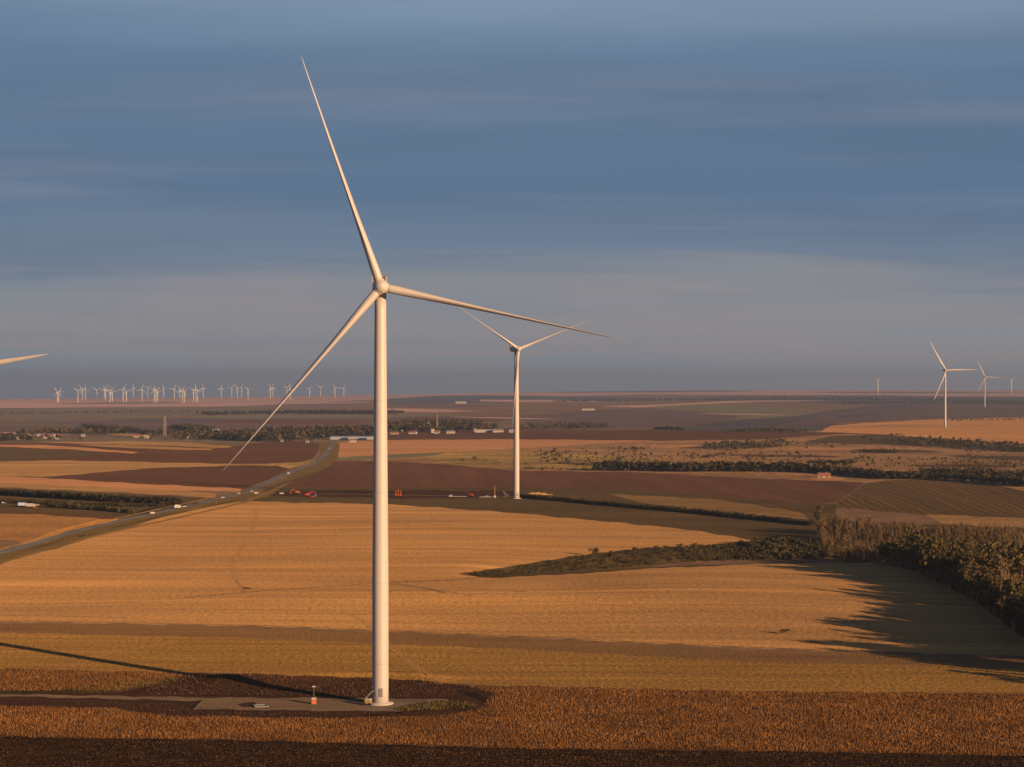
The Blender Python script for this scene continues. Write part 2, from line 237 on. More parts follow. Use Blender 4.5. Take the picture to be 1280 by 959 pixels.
FM = {
 'stubble': field_mat('gold_stubble', G(68, 40, 16), G(52, 31, 15), G(36, 22, 11), rot=.045, rows=8, rowlen=150, fine=2.2, bump=.3, rowmix=.7, finemix=.26, patch=150),
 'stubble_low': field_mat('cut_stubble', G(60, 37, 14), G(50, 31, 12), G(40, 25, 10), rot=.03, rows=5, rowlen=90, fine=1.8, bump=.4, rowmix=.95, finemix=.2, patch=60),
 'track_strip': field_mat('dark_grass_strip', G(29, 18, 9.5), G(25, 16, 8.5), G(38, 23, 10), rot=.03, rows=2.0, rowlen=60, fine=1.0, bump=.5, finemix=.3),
 'dark_plough': field_mat('dark_ploughed_earth', G(11, 6, 3.4), G(8, 4.5, 2.6), G(34, 20, 10), rot=.02, rows=2.2, rowlen=9, fine=1.3, bump=1.0, finemix=.8, rowmix=.75, patch=30),
 'crop_soil': field_mat('dry_crop_soil', G(26, 12, 4.5), G(20, 9.5, 3.8), G(14, 7, 3), rot=.04, rows=1.0, rowlen=6, fine=.7, bump=.8, finemix=.5, patch=40),
 'soil': field_mat('dug_dark_soil', G(13, 6.5, 3.6), G(9.5, 5, 3), G(18, 9.5, 5), rows=4, rowlen=14, fine=.9, bump=1.0, finemix=.5, patch=30),
 'gravel': field_mat('pale_gravel', G(34, 25, 21), G(28, 21, 17), G(24, 17, 14), rows=1.8, rowlen=14, fine=.6, bump=.2, finemix=.15, patch=25, rowmix=.5),
 'concrete': field_mat('grey_brown_gravel', G(24, 19, 16), G(20, 16, 14), G(17, 13, 11), rows=2, rowlen=10, fine=.6, bump=.2, finemix=.15, patch=25),
 'mound': field_mat('weedy_grass', G(22, 17, 5), G(14, 12, 4), G(9, 7, 3), rows=1.2, rowlen=2, fine=.8, bump=1, finemix=.6, patch=8),
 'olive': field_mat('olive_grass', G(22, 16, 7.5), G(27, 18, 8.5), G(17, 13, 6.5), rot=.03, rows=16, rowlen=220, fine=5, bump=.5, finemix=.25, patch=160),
 'olive_pale': field_mat('pale_olive_grass', G(26, 17, 8.5), G(30, 19, 9.5), G(21, 15, 7.5), rot=.03, rows=16, rowlen=220, fine=5, bump=.4, finemix=.2, patch=160),
 'near_orange': field_mat('near_orange_stubble', G(60, 36, 18), G(50, 31, 16), G(38, 25, 13), rot=.02, rows=14, rowlen=200, fine=5, bump=.5, finemix=.3, patch=130),
 'verge': field_mat('verge_grass', G(25, 18, 7), G(19, 15, 6), G(32, 22, 8), rot=-.9, rows=3, rowlen=80, fine=2, bump=.6, finemix=.4, patch=50),
 'asphalt': field_mat('asphalt', G(7, 7.5, 9), G(6, 6.5, 8), G(9, 9, 10), rows=2, rowlen=30, fine=1, bump=.05, finemix=.1),
 'brown_plough': field_mat('brown_ploughed_earth', G(19, 10.5, 7.2), G(16, 9, 6.4), G(13, 7.2, 5.2), rot=1.52, rows=10, rowlen=300, fine=6, bump=.25, finemix=.3, patch=160, rowmix=.3, lines=.07, linew=11, linec=G(22, 13, 9)),
 'brown_plough2': field_mat('brown_ploughed_earth_left', G(15, 8, 5), G(13, 7, 4.6), G(17, 9.5, 6), rot=.05, rows=14, rowlen=300, fine=5, bump=.5, finemix=.2, patch=260),
 'orange_stubble': field_mat('orange_stubble', G(64, 33, 17), G(58, 29, 15), G(50, 26, 13), rot=.0, rows=16, rowlen=400, fine=5, bump=.6, finemix=.12, patch=260),
 'gold_strip': field_mat('gold_strip_stubble', G(56, 34, 14), G(47, 28, 12), G(38, 24, 10), rot=.02, rows=14, rowlen=300, fine=5, bump=.6, finemix=.2, patch=200),
 'hill': field_mat('hill_stubble', G(60, 36, 18), G(52, 31, 15), G(42, 26, 14), rot=.02, rows=24, rowlen=500, fine=9, bump=.5, finemix=.15, patch=300),
 'margin': field_mat('road_margin', G(80, 44, 12), G(70, 38, 10), rows=3, rowlen=30, fine=2, bump=.5, finemix=.3),
 'scrub': field_mat('dry_scrub_grass', G(27, 17, 8.5), G(36, 20, 10.5), G(13, 11, 5), rot=.12, rows=34, rowlen=170, fine=11, bump=.8, finemix=.5, patch=130, rowmix=.85),
 'scrub_yellow': field_mat('yellow_scrub_grass', G(46, 31, 9), G(28, 20, 8), G(15, 12, 5), rot=.1, rows=34, rowlen=130, fine=10, bump=.8, finemix=.5, patch=100, rowmix=.85),
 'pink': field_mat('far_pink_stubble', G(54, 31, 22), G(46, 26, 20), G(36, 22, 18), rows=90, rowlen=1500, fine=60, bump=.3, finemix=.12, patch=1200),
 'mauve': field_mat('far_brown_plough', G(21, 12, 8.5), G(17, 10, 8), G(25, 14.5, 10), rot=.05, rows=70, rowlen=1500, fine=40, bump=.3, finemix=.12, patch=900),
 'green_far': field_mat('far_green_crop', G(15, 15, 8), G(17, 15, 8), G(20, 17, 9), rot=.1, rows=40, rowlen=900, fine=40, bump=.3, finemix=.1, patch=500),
 'slate': field_mat('far_fallow_and_shade', G(9, 8.5, 7.5), G(12, 10, 8), G(7.5, 7.5, 7), rot=.1, rows=50, rowlen=900, fine=30, bump=.3, finemix=.2, patch=500),  # dark fallow tone, also used to paint shade on the far valley sides
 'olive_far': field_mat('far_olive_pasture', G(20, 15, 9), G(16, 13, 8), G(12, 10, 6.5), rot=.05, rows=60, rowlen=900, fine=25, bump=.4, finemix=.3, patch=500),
 'vine': field_mat('striped_green_crop', G(22, 15, 8), G(19, 14, 7.5), G(17, 12.5, 7), rot=1.63, rows=12, rowlen=220, fine=3, bump=.5, finemix=.1, patch=160, lines=1.0, linew=7, linec=G(9, 8.5, 4)),
 'plain': field_mat('mixed_plain', G(24, 15, 9), G(18, 12, 8), G(14, 11, 7), rot=.03, rows=60, rowlen=700, fine=20, bump=.4, finemix=.25, patch=500),
 'wheel': field_mat('pressed_stubble', G(40, 24, 11), G(34, 20, 9), rows=2, rowlen=9, fine=1, bump=.3),
 'darkline': field_mat('dark_weed_line', G(17, 11, 5), G(13, 9, 4.5), rows=2, rowlen=9, fine=1, bump=.7),
 'water': field_mat('pond_blue', G(9, 14, 20), G(8, 12, 18), G(12, 16, 22), rows=20, rowlen=200, fine=20, bump=.02, finemix=.05),
}
# (object name, material, outline in photo positions; later ones lie on earlier ones)
LX, RX = -420, 1700
FIELDS = [
 ('plain', 'plain', None),
 ('stubble_field', 'pink', [(LX, 490), (300, 488), (470, 486), (700, 484), (1280, 480), (RX, 480), (RX, 497), (1280, 497), (1100, 494), (960, 494), (800, 493), (640, 497), (480, 499), (300, 508), (0, 510), (LX, 510)]),
 ('stubble_field', 'mauve', [(640, 489), (760, 487.5), (860, 487), (960, 489), (840, 490.5), (700, 491)]),
 ('fallow_and_shade', 'slate', [(480, 499), (540, 495), (600, 494), (760, 496), (830, 498), (740, 501), (640, 503), (560, 505), (490, 507)]),
 ('stubble_field', 'pink', [(600, 499.5), (700, 500), (760, 502), (680, 503), (600, 502)]),
 ('pasture', 'olive_far', [(LX, 510), (0, 510), (120, 514), (300, 509), (430, 512), (480, 513), (480, 518), (260, 519), (100, 527), (0, 528), (LX, 528)]),
 ('ploughed_field', 'mauve', [(LX, 528), (0, 528), (100, 527), (260, 522), (480, 521), (700, 518), (700, 536), (480, 541), (240, 545), (0, 546), (LX, 546)]),
 ('pasture', 'green_far', [(235, 520), (480, 518), (560, 519), (480, 522), (250, 523)]),
 ('stubble_field', 'pink', [(480, 510.5), (560, 512), (600, 514), (540, 515.5), (480, 515)]),
 ('pasture', 'olive_far', [(480, 529), (640, 525), (760, 528), (850, 534), (900, 538), (640, 536), (480, 541)]),
 ('pasture', 'green_far', [(810, 509), (860, 506), (960, 509), (1030, 514), (985, 525), (920, 521)]),
 ('stubble_field', 'pink', [(750, 508), (840, 505), (940, 500.5), (960, 502), (860, 506), (800, 509.5)]),
 ('ploughed_field', 'mauve', [(660, 522), (720, 515), (800, 510.5), (860, 513), (925, 521), (900, 529), (850, 535), (760, 536), (650, 533)]),
 ('fallow_and_shade', 'slate', [(960, 494.5), (1100, 495), (1280, 496), (RX, 497), (RX, 507), (1280, 508), (1180, 506), (1100, 505), (960, 503), (860, 500), (800, 499), (880, 496)]),
 ('fallow_and_shade', 'slate', [(840, 538), (880, 530), (930, 524), (990, 521), (1060, 511), (1110, 505.5), (1190, 506.5), (1100, 510), (1040, 518), (980, 530), (940, 540)]),  # shade on the far valley side, painted as a dark band of ground
 ('ploughed_field', 'mauve', [(1040, 517), (1100, 510), (1180, 507), (1280, 509), (RX, 510), (RX, 521), (1280, 521), (1180, 523), (1060, 528), (960, 539), (980, 530)]),
 ('fallow_and_shade', 'slate', [(940, 539), (960, 533), (1040, 530), (1080, 530.5), (1060, 534), (1000, 540)]),  # valley shade laid into the ground colour as a dark patch
 ('fallow_and_shade', 'slate', [(1040, 519.5), (1120, 513), (1165, 514.5), (1100, 518), (1050, 523)]),
 ('stubble_field', 'hill', [(1020, 540), (1040, 532), (1080, 529), (1180, 524), (1280, 522), (RX, 521), (RX, 560), (1280, 556), (1180, 549), (1060, 543)]),
 ('stubble_field', 'hill', [(1080, 540), (1180, 535), (1280, 534), (RX, 534), (RX, 560), (1280, 556), (1180, 549)]),
 ('ploughed_field', 'brown_plough2', [(475, 542), (640, 537), (860, 538), (1060, 541), (1100, 543), (960, 550), (825, 551), (640, 549), (475, 551)]),
 ('rough_grassland', 'scrub', [(425, 577), (480, 572), (560, 565), (640, 561), (760, 554), (825, 551), (960, 549), (1060, 542), (1180, 549), (1280, 556), (RX, 560), (RX, 640), (1280, 620), (1170, 602), (1080, 603), (960, 598), (800, 590), (640, 588), (540, 580)]),
 ('rough_grassland', 'olive', [(1040, 545), (1100, 543), (1280, 556), (1280, 566), (1180, 560), (1100, 556), (1000, 553)]),
 ('rough_grassland', 'scrub_yellow', [(530, 572), (560, 566), (680, 566), (820, 573), (900, 581), (820, 588), (640, 585), (545, 579)]),
 ('rough_grassland', 'scrub_yellow', [(860, 575), (990, 577), (960, 582), (880, 581)]),
 ('stubble_field', 'orange_stubble', [(418, 553), (480, 550), (640, 549), (822, 551), (760, 554), (640, 561), (560, 565), (480, 569), (416, 572), (413, 562)]),
 ('pasture', 'green_far', [(414, 572), (480, 569), (560, 565), (545, 569), (480, 574), (414, 576)]),
 ('ploughed_field', 'brown_plough', [(345, 606), (390, 588), (418, 577), (480, 576), (560, 581), (640, 588), (800, 591), (960, 599), (1082, 603), (1046, 628), (1012, 631), (960, 626), (820, 615), (640, 610), (540, 611), (400, 612), (340, 611)]),
 ('crop_field', 'vine', [(1046, 629), (1085, 603), (1120, 600), (1170, 600), (1230, 604), (1280, 612), (RX, 640), (RX, 662), (1280, 648), (1160, 644), (1040, 634)]),
 ('stubble_field', 'gold_strip', [(1165, 600), (1230, 602), (1330, 616), (1330, 623), (1240, 606)]),
 ('stubble_field', 'gold_strip', [(1155, 643), (1280, 648), (RX, 660), (RX, 676), (1280, 660), (1180, 655)]),
 ('grass_strip', 'olive', [(330, 608), (420, 611), (540, 610), (640, 609), (820, 614), (960, 625), (1012, 630), (1046, 630), (1040, 680), (960, 678), (860, 662), (800, 656), (640, 641), (480, 630), (300, 627), (240, 636), (300, 615)]),
 ('grass_strip', 'olive_pale', [(760, 617), (900, 625), (1000, 640), (1012, 650), (900, 640), (800, 628)]),
 ('dug_soil', 'soil', [(335, 616), (400, 613), (560, 613), (645, 613.5), (655, 620), (560, 623), (500, 623), (400, 621), (335, 619.5)]),
 ('pasture', 'olive_far', [(LX, 546), (0, 546), (240, 545), (420, 543), (480, 541), (480, 549), (416, 553), (350, 550), (290, 556), (160, 552), (0, 553), (LX, 553)]),
 ('stubble_field', 'olive', [(LX, 556), (0, 557), (80, 561), (140, 567), (60, 575), (0, 578), (LX, 580)]),
 ('ploughed_field', 'brown_plough2', [(0, 577), (140, 567), (60, 558), (0, 555), (0, 553), (160, 553), (291, 558), (345, 551), (392, 552), (402, 558), (388, 577), (330, 580), (160, 578), (60, 576)]),
 ('stubble_field', 'gold_strip', [(40, 553), (160, 551.5), (230, 553), (291, 558), (285, 560.5), (200, 557), (100, 554.5)]),
 ('stubble_field', 'gold_strip', [(100, 555.5), (160, 556.5), (268, 561), (262, 563), (180, 561), (110, 557.5)]),
 ('stubble_field', 'orange_stubble', [(0, 556), (60, 556.5), (110, 560), (174, 565.5), (165, 567), (90, 562), (0, 558.5)]),
 ('stubble_field', 'gold_strip', [(LX, 580), (0, 577), (60, 575.5), (160, 577), (330, 581), (200, 585), (130, 590), (60, 596), (0, 597), (LX, 600)]),
 ('grass_strip', 'scrub_yellow', [(285, 581), (330, 580), (375, 577), (396, 573), (398, 578), (350, 588), (330, 583)]),
 ('ploughed_field', 'brown_plough2', [(50, 596.5), (130, 590), (200, 585), (290, 582), (345, 582), (362, 586), (348, 594), (305, 612), (160, 604), (50, 598)]),
 ('stubble_field', 'orange_stubble', [(LX, 600), (0, 597), (50, 597), (160, 604), (303, 611), (298, 614.5), (240, 614), (180, 612), (100, 609), (0, 607), (LX, 606)]),
 ('stubble_field', 'gold_strip', [(LX, 603), (0, 603), (100, 608), (180, 611), (272, 617), (268, 622), (160, 616), (0, 609), (LX, 606)]),
 ('grass_strip', 'olive', [(LX, 607), (0, 610), (160, 617), (268, 623), (235, 631), (165, 645), (145, 650), (60, 644), (0, 641), (LX, 636)]),
 ('ploughed_field', 'brown_plough2', [(LX, 636), (0, 638.5), (60, 641), (150, 647), (146, 650), (60, 645), (0, 642), (LX, 640)]),
 ('grass_strip', 'mound', [(162, 645), (175, 639), (195, 634), (225, 628), (232, 631), (190, 642)]),
 ('stubble_field', 'near_orange', [(LX, 641), (0, 641.5), (60, 644), (146, 650), (90, 661), (33, 679), (20, 676), (0, 675), (LX, 670)]),
 ('grass_strip', 'margin', [(26, 680), (60, 667), (90, 656.5), (130, 648.5), (150, 648.5), (120, 657), (90, 664.5), (38, 682)]),
 ('grass_strip', 'verge', [(LX, 700), (-60, 700), (0, 686), (35, 679), (90, 663), (145, 650), (212, 636), (268, 623), (305, 613), (330, 608), (345, 604), (400, 573), (400, 560), (396, 553), (420, 551), (425, 556), (422, 574), (410, 584), (360, 604), (338, 620), (300, 627), (240, 636), (130, 668), (85, 681), (0, 705), (-150, 745), (LX, 830)]),
 ('stubble_field', 'stubble', [(LX, 830), (-150, 745), (0, 705), (85, 681), (130, 668), (240, 636), (300, 627), (480, 630), (640, 641), (800, 656), (860, 662), (960, 678), (880, 684), (800, 688), (740, 694), (680, 703), (620, 712), (572, 718), (620, 723), (720, 717), (850, 709), (960, 705), (1100, 703), (1140, 712), (1180, 730), (1220, 752), (1250, 775), (1290, 806), (RX, 950), (RX, 960), (1290, 822), (1130, 816), (960, 811), (640, 796), (320, 782.5), (0, 777), (LX, 770)]),
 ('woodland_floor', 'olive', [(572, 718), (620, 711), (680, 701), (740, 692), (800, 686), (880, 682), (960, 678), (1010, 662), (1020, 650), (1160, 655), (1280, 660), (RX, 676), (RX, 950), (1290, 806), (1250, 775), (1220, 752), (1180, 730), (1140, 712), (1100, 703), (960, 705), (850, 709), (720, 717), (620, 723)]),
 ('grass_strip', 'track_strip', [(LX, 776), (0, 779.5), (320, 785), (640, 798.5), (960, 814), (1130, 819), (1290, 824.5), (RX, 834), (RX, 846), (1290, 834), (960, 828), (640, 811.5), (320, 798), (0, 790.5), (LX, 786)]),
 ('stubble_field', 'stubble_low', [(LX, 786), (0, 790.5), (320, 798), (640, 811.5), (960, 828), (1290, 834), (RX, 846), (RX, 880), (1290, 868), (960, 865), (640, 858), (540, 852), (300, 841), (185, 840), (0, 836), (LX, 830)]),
 ('dry_crop_field', 'crop_soil', [(LX, 830), (0, 836), (185, 840), (235, 842), (205, 852), (150, 866), (0, 866), (LX, 862)]),
 ('dry_crop_field', 'crop_soil', [(LX, 876), (0, 881.5), (140, 885), (210, 895), (450, 897), (560, 893), (600, 884), (590, 872), (575, 860), (600, 857), (640, 857.5), (960, 864.5), (1290, 867.5), (RX, 880), (RX, 960), (1290, 945), (960, 939), (640, 935.5), (320, 926), (0, 920.5), (LX, 914)]),
 ('dug_soil', 'soil', [(LX, 862), (0, 866), (150, 866), (205, 852), (235, 842), (300, 842), (480, 848), (545, 852), (590, 858), (618, 868), (612, 882), (560, 894), (450, 898), (210, 896), (140, 886), (0, 882), (LX, 877)]),
 ('grass_strip', 'mound', [(60, 862), (110, 859), (150, 853), (215, 846), (222, 849), (180, 858), (140, 865), (0, 866.5), (0, 864.5)]),
 ('gravel_track', 'gravel', [(LX, 862.5), (0, 867.2), (140, 870), (260, 872), (470, 873), (560, 874.5), (560, 878), (470, 878), (240, 876), (140, 873.6), (0, 870.2), (LX, 865)]),
 ('crane_pad', 'gravel', [(262, 872.5), (470, 873.5), (560, 874.5), (556, 880), (500, 887), (448, 889), (234, 886.5)]),
 ('crane_pad', 'concrete', [(448, 889), (452, 878), (500, 876), (545, 877), (535, 884), (500, 888.5)]),
 ('grass_strip', 'mound', [(490, 885), (520, 880), (550, 876), (585, 878), (578, 884), (545, 887), (510, 889)]),
 ('wet_patch', 'soil', [(297, 880), (305, 878), (318, 877.6), (321, 880.5), (318, 884), (303, 884)]), ('dirt_rut', 'dark_plough', [(236, 886), (248, 876), (253, 876), (241, 886.5)]), ('dirt_rut', 'dark_plough', [(455, 893), (510, 889), (540, 886), (540, 887.5), (510, 891), (460, 896)]),
 ('dirt_rut', 'dark_plough', [(575, 862), (600, 868), (616, 878), (611, 880), (590, 872), (570, 865)]), ('dirt_track', 'dark_plough', [(-30, 915), (0, 905), (14, 893), (12, 884), (22, 884), (26, 892), (18, 903), (-10, 918)]),
 ('ploughed_field', 'dark_plough', [(LX, 914), (0, 920.5), (320, 926), (640, 935.5), (960, 939), (1290, 945), (RX, 960), (RX, 1500), (LX, 1500)]),
]
def lens(x0, y0, x1, y1, th, skew=.5):
    n = 7; top = [(x0 + (x1 - x0) * i / n, y0 + (y1 - y0) * i / n - th * math.sin(PI * i / n) ** .6 * skew) for i in range(n + 1)]
    return top + [(x0 + (x1 - x0) * i / n, y0 + (y1 - y0) * i / n + th * math.sin(PI * i / n) ** .6 * (1 - skew)) for i in range(n - 1, 0, -1)]
PARCELS = [('pasture', 'olive_far', lens(-60, 531, 180, 533, 4)), ('fallow_and_shade', 'slate', lens(130, 525, 330, 526, 3)), ('stubble_field', 'pink', lens(-40, 541, 90, 543, 3)), ('ploughed_field', 'brown_plough2', lens(250, 527, 470, 528, 5)), ('stubble_field', 'gold_strip', lens(120, 541, 190, 545, 3)),
 ('stubble_field', 'pink', lens(300, 505, 470, 503, 2)), ('fallow_and_shade', 'slate', lens(60, 505, 240, 503, 1.4)), ('ploughed_field', 'mauve', lens(500, 509, 640, 507, 2.4)), ('stubble_field', 'pink', lens(560, 521, 700, 524, 1.2)), ('pasture', 'green_far', lens(600, 530, 700, 533, 2)), ('ploughed_field', 'brown_plough2', lens(490, 524, 640, 526, 4)),
 ('stubble_field', 'pink', lens(880, 502, 1040, 501, 1.6)), ('stubble_field', 'mauve', lens(1000, 490.5, 1280, 491, 2)), ('stubble_field', 'pink', lens(870, 517, 990, 519, 1.2)), ('ploughed_field', 'mauve', lens(560, 490.5, 760, 489.5, 1.6)), ('fallow_and_shade', 'slate', lens(690, 516, 800, 513.5, 1.5)), ('pasture', 'olive_far', lens(1090, 516, 1330, 515, 3)),
 ('stubble_field', 'gold_strip', lens(1050, 533, 1180, 531, 2)), ('rough_grassland', 'olive', lens(840, 559, 990, 557, 5)), ('rough_grassland', 'olive', lens(1060, 563, 1180, 565, 4)), ('rough_grassland', 'orange_stubble', lens(1000, 562, 1070, 561, 2.6)), ('rough_grassland', 'olive', lens(690, 579, 830, 583, 4)), ('rough_grassland', 'orange_stubble', lens(820, 559, 905, 556, 2.5)),
 ('rough_grassland', 'brown_plough2', lens(1130, 582, 1290, 583, 4)), ('rough_grassland', 'scrub_yellow', lens(1060, 590, 1160, 594, 4)), ('rough_grassland', 'olive', lens(1180, 570, 1330, 575, 5)), ('rough_grassland', 'brown_plough2', lens(900, 569, 1060, 571, 3)), ('grass_strip', 'olive_pale', lens(420, 615, 640, 613, 1.6)), ('rough_grassland', 'orange_stubble', lens(1010, 597, 1060, 599, 4))]
k_ = next(i for i, f in enumerate(FIELDS) if f[1] == 'orange_stubble' and f[2] and f[2][0] == (418, 553)); FIELDS[k_:k_] = PARCELS
def densify(P, step=9.0, closed=True):
    out = []
    for i in range(len(P) if closed else len(P) - 1):
        a, b = P[i], P[(i + 1) % len(P)]; n = max(1, int(math.hypot(b[0] - a[0], (b[1] - a[1]) * 1.5) / step))
        out += [(a[0] + (b[0] - a[0]) * k / n, a[1] + (b[1] - a[1]) * k / n) for k in range(n)]
    return out
def natural(P):                                   # field edges are never ruler straight
    out = []
    for x, y in P:
        w = min(2.0, (y - 480) / 95.0); out.append((x, y + w * .28 * math.sin(x * .071 + y * .5) + w * .2 * math.sin(x * .19 + 1.3)))
    return out
def to_ab(X, Y): return F * X / Y, -F * np.log(Y / 1000.0)          # keeps the shape of triangles on the ground
def buffer_world(pts, w):
    """strip of width w metres along photo positions"""
    P = densify(pts, 14, False) + [pts[-1]]
    X, Y = hit([p[0] for p in P], [p[1] for p in P]); Lf, Rt = [], []
    for i in range(len(P)):
        a, b = max(0, i - 1), min(len(P) - 1, i + 1); t = Vector((X[b] - X[a], Y[b] - Y[a])).normalized(); n = Vector((-t.y, t.x)) * w / 2
        Lf.append((X[i] + n.x, Y[i] + n.y)); Rt.append((X[i] - n.x, Y[i] - n.y))
    Q = Lf + Rt[::-1]; return np.array([q[0] for q in Q]), np.array([q[1] for q in Q])
ROAD = [(-120, 716), (0, 691), (35, 681.5), (60, 674), (90, 665.5), (120, 658), (150, 651), (212, 637.5), (268, 625), (305, 616.5), (320, 609.5), (360, 591.5), (392, 579), (404, 571), (411, 563), (416, 556), (418, 552)]
def offs(pts, dx, dy): return [(x + dx, y + dy) for x, y in pts]
STRIPS = [('road', 'asphalt', ROAD, 6.8), ('ditch', 'darkline', offs(ROAD[:10], 2, 6), 2.6), ('grass_strip', 'gold_strip', offs(ROAD[1:9], -3, -3.2), 2.2), ('grass_strip', 'olive_pale', offs(ROAD[:12], 4, 11), 4), ('dirt_track', 'verge', [(0, 698), (60, 683), (150, 655), (212, 641.5), (268, 627.5)], 5),
 ('wheel_track', 'wheel', [(320, 637), (321, 650), (314, 668), (300, 690), (292, 706), (294, 722), (306, 740)], .9), ('wheel_track', 'wheel', [(317.5, 637), (318, 650), (311, 668), (297, 690), (289, 706), (291, 722), (303, 740)], .9),
 ('wheel_track', 'wheel', [(430, 766), (455, 779), (480, 802), (510, 828), (548, 855)], .7), ('wheel_track', 'wheel', [(435, 766), (460, 779), (485, 802), (515, 828), (553, 855)], .7),
 ('weed_strip', 'darkline', [(230, 747.5), (290, 742), (330, 738.5), (400, 734), (480, 728.5), (520, 727), (570, 724.5), (600, 722)], 1.3),
 ('weed_strip', 'track_strip', [(484, 729.5), (505, 731.5), (528, 735), (556, 741)], 2.6), ('weed_strip', 'wheel', [(492, 728.5), (520, 733), (555, 738.5), (590, 745)], 2.2), ('weed_strip', 'wheel', [(560, 733), (610, 738), (660, 740)], 3.0), ('weed_strip', 'darkline', [(LX, 768), (0, 776), (320, 781.5), (640, 795), (960, 810), (1290, 821)], .9),
 ('wheel_track', 'wheel', [(80, 838), (140, 815), (230, 802)], .7), ('wheel_track', 'wheel', [(70, 838), (130, 815), (220, 802)], .7), ('weed_strip', 'darkline', [(LX, 761), (-60, 768), (160, 772)], .8), ('weed_strip', 'wheel', [(700, 762), (800, 768), (900, 777), (990, 781)], 1.5), ('weed_strip', 'wheel', [(640, 750), (760, 756), (860, 765)], 1.2), ('weed_strip', 'wheel', [(120, 706), (200, 709), (260, 713)], 2.0),
 ('dirt_track', 'gravel', [(318, 617), (400, 617.5), (500, 618.5), (600, 620.5), (645, 621.5)], 7),
 ('dirt_track', 'olive', [(330, 614), (355, 604), (400, 590), (420, 583)], 6)]
CB0, CB1 = -F * math.log(22.0), -F * math.log(0.15); verts, faces, owner = [], [], []
def add_poly(X, Y, idx):
    a, b = to_ab(X, Y); a = np.clip(a, -1390, 1390); b = np.clip(b, CB0 + 3, CB1 - 3); n0 = len(verts)
    pts = []
    m_ = len(a)
    for i in range(m_):
        p = (a[i], b[i]); q = (a[(i + 1) % m_], b[(i + 1) % m_]); k_ = max(1, int(math.hypot(q[0] - p[0], q[1] - p[1]) / 30)) if abs(p[0]) < 800 else 1
        for t in range(k_):
            w = (p[0] + (q[0] - p[0]) * t / k_, p[1] + (q[1] - p[1]) * t / k_)
            if not pts or math.hypot(w[0] - pts[-1][0], w[1] - pts[-1][1]) > 0.05: pts.append(w)
    verts.extend(pts); faces.append(list(range(n0, n0 + len(pts)))); owner.append(idx)
REG = []
REG.append(('plain', 'plain'))
for name, m, poly in FIELDS[1:]:
    P = natural(densify(poly)); X, Y = hit([p[0] for p in P], [p[1] for p in P]); REG.append((name, m)); add_poly(X, Y, len(REG) - 1)
for name, m, pts, w in STRIPS:
    X, Y = buffer_world(pts, w); REG.append((name, m)); add_poly(X, Y, len(REG) - 1)
b_ = CB0
while b_ < CB1:
    d_ = 1000 * math.exp(-b_ / F); fine_ = 540 < d_ < 600
    for k_ in range(-117, 118):
        a_ = k_ * 12.0
        if (abs(a_) > 756 or d_ < 425) and k_ % 5: continue
        verts.append((a_, b_))
    if fine_:
        for a_ in np.arange(-450, -40, 12.0): verts.append((a_ + 6, b_))
    b_ += 9 if fine_ else 22 if d_ > 425 else 90
edges_ = [(f[i], f[(i + 1) % len(f)]) for f in faces for i in range(len(f))]
r = delaunay_2d_cdt([Vector(v) for v in verts], edges_, [], 0, 1e-4, False)
RV = np.array([(v.x, v.y) for v in r[0]]); RF = np.array([tuple(f) for f in r[2] if len(f) == 3])
CEN = RV[RF].mean(1); own = np.zeros(len(RF), int)
for f, ow in zip(faces, owner):                 # later outlines lie on earlier ones
    P = np.array(verts[f[0]:f[-1] + 1]); lo, hi = P.min(0), P.max(0); sel = np.where((CEN[:, 0] > lo[0]) & (CEN[:, 0] < hi[0]) & (CEN[:, 1] > lo[1]) & (CEN[:, 1] < hi[1]))[0]
    c = CEN[sel]; ins = np.zeros(len(sel), bool); Q = np.roll(P, 1, 0)
    for (xi, yi), (xj, yj) in zip(P, Q):
        if yi != yj: ins ^= ((yi > c[:, 1]) != (yj > c[:, 1])) & (c[:, 0] < (xj - xi) * (c[:, 1] - yi) / (yj - yi) + xi)
    own[sel[ins]] = ow
GY = 1000 * np.exp(-RV[:, 1] / F); GX = RV[:, 0] * GY / F; GZ = height(GX, GY)
e = np.maximum(1.5, GY * .002); nx = -(height(GX + e, GY) - height(GX - e, GY)) / (2 * e); ny_ = -(height(GX, GY + e) - height(GX, GY - e)) / (2 * e)
NRM = np.stack([nx, ny_, np.ones_like(nx)], 1); NRM /= np.linalg.norm(NRM, axis=1)[:, None]
cr = (RV[RF[:, 1]] - RV[RF[:, 0]]); cs = (RV[RF[:, 2]] - RV[RF[:, 0]]); area = cr[:, 0] * cs[:, 1] - cr[:, 1] * cs[:, 0]
flip = area > 0            # the second axis runs towards the camera, so winding is mirrored
RF[flip] = RF[flip][:, ::-1]
for idx, (name, m) in enumerate(REG):
    sel = RF[own == idx]
    if len(sel) == 0: continue
    ids, inv = np.unique(sel, return_inverse=True); inv = inv.reshape(-1, 3)
    me = bpy.data.meshes.new(name); V = np.stack([GX[ids], GY[ids], GZ[ids]], 1)
    me.from_pydata(V.tolist(), [], inv.tolist()); me.materials.append(FM[m]); me.polygons.foreach_set('use_smooth', [True] * len(me.polygons)); me.update()
    o = bpy.data.objects.new(name, me); COL.objects.link(o); o['kind'] = 'structure'
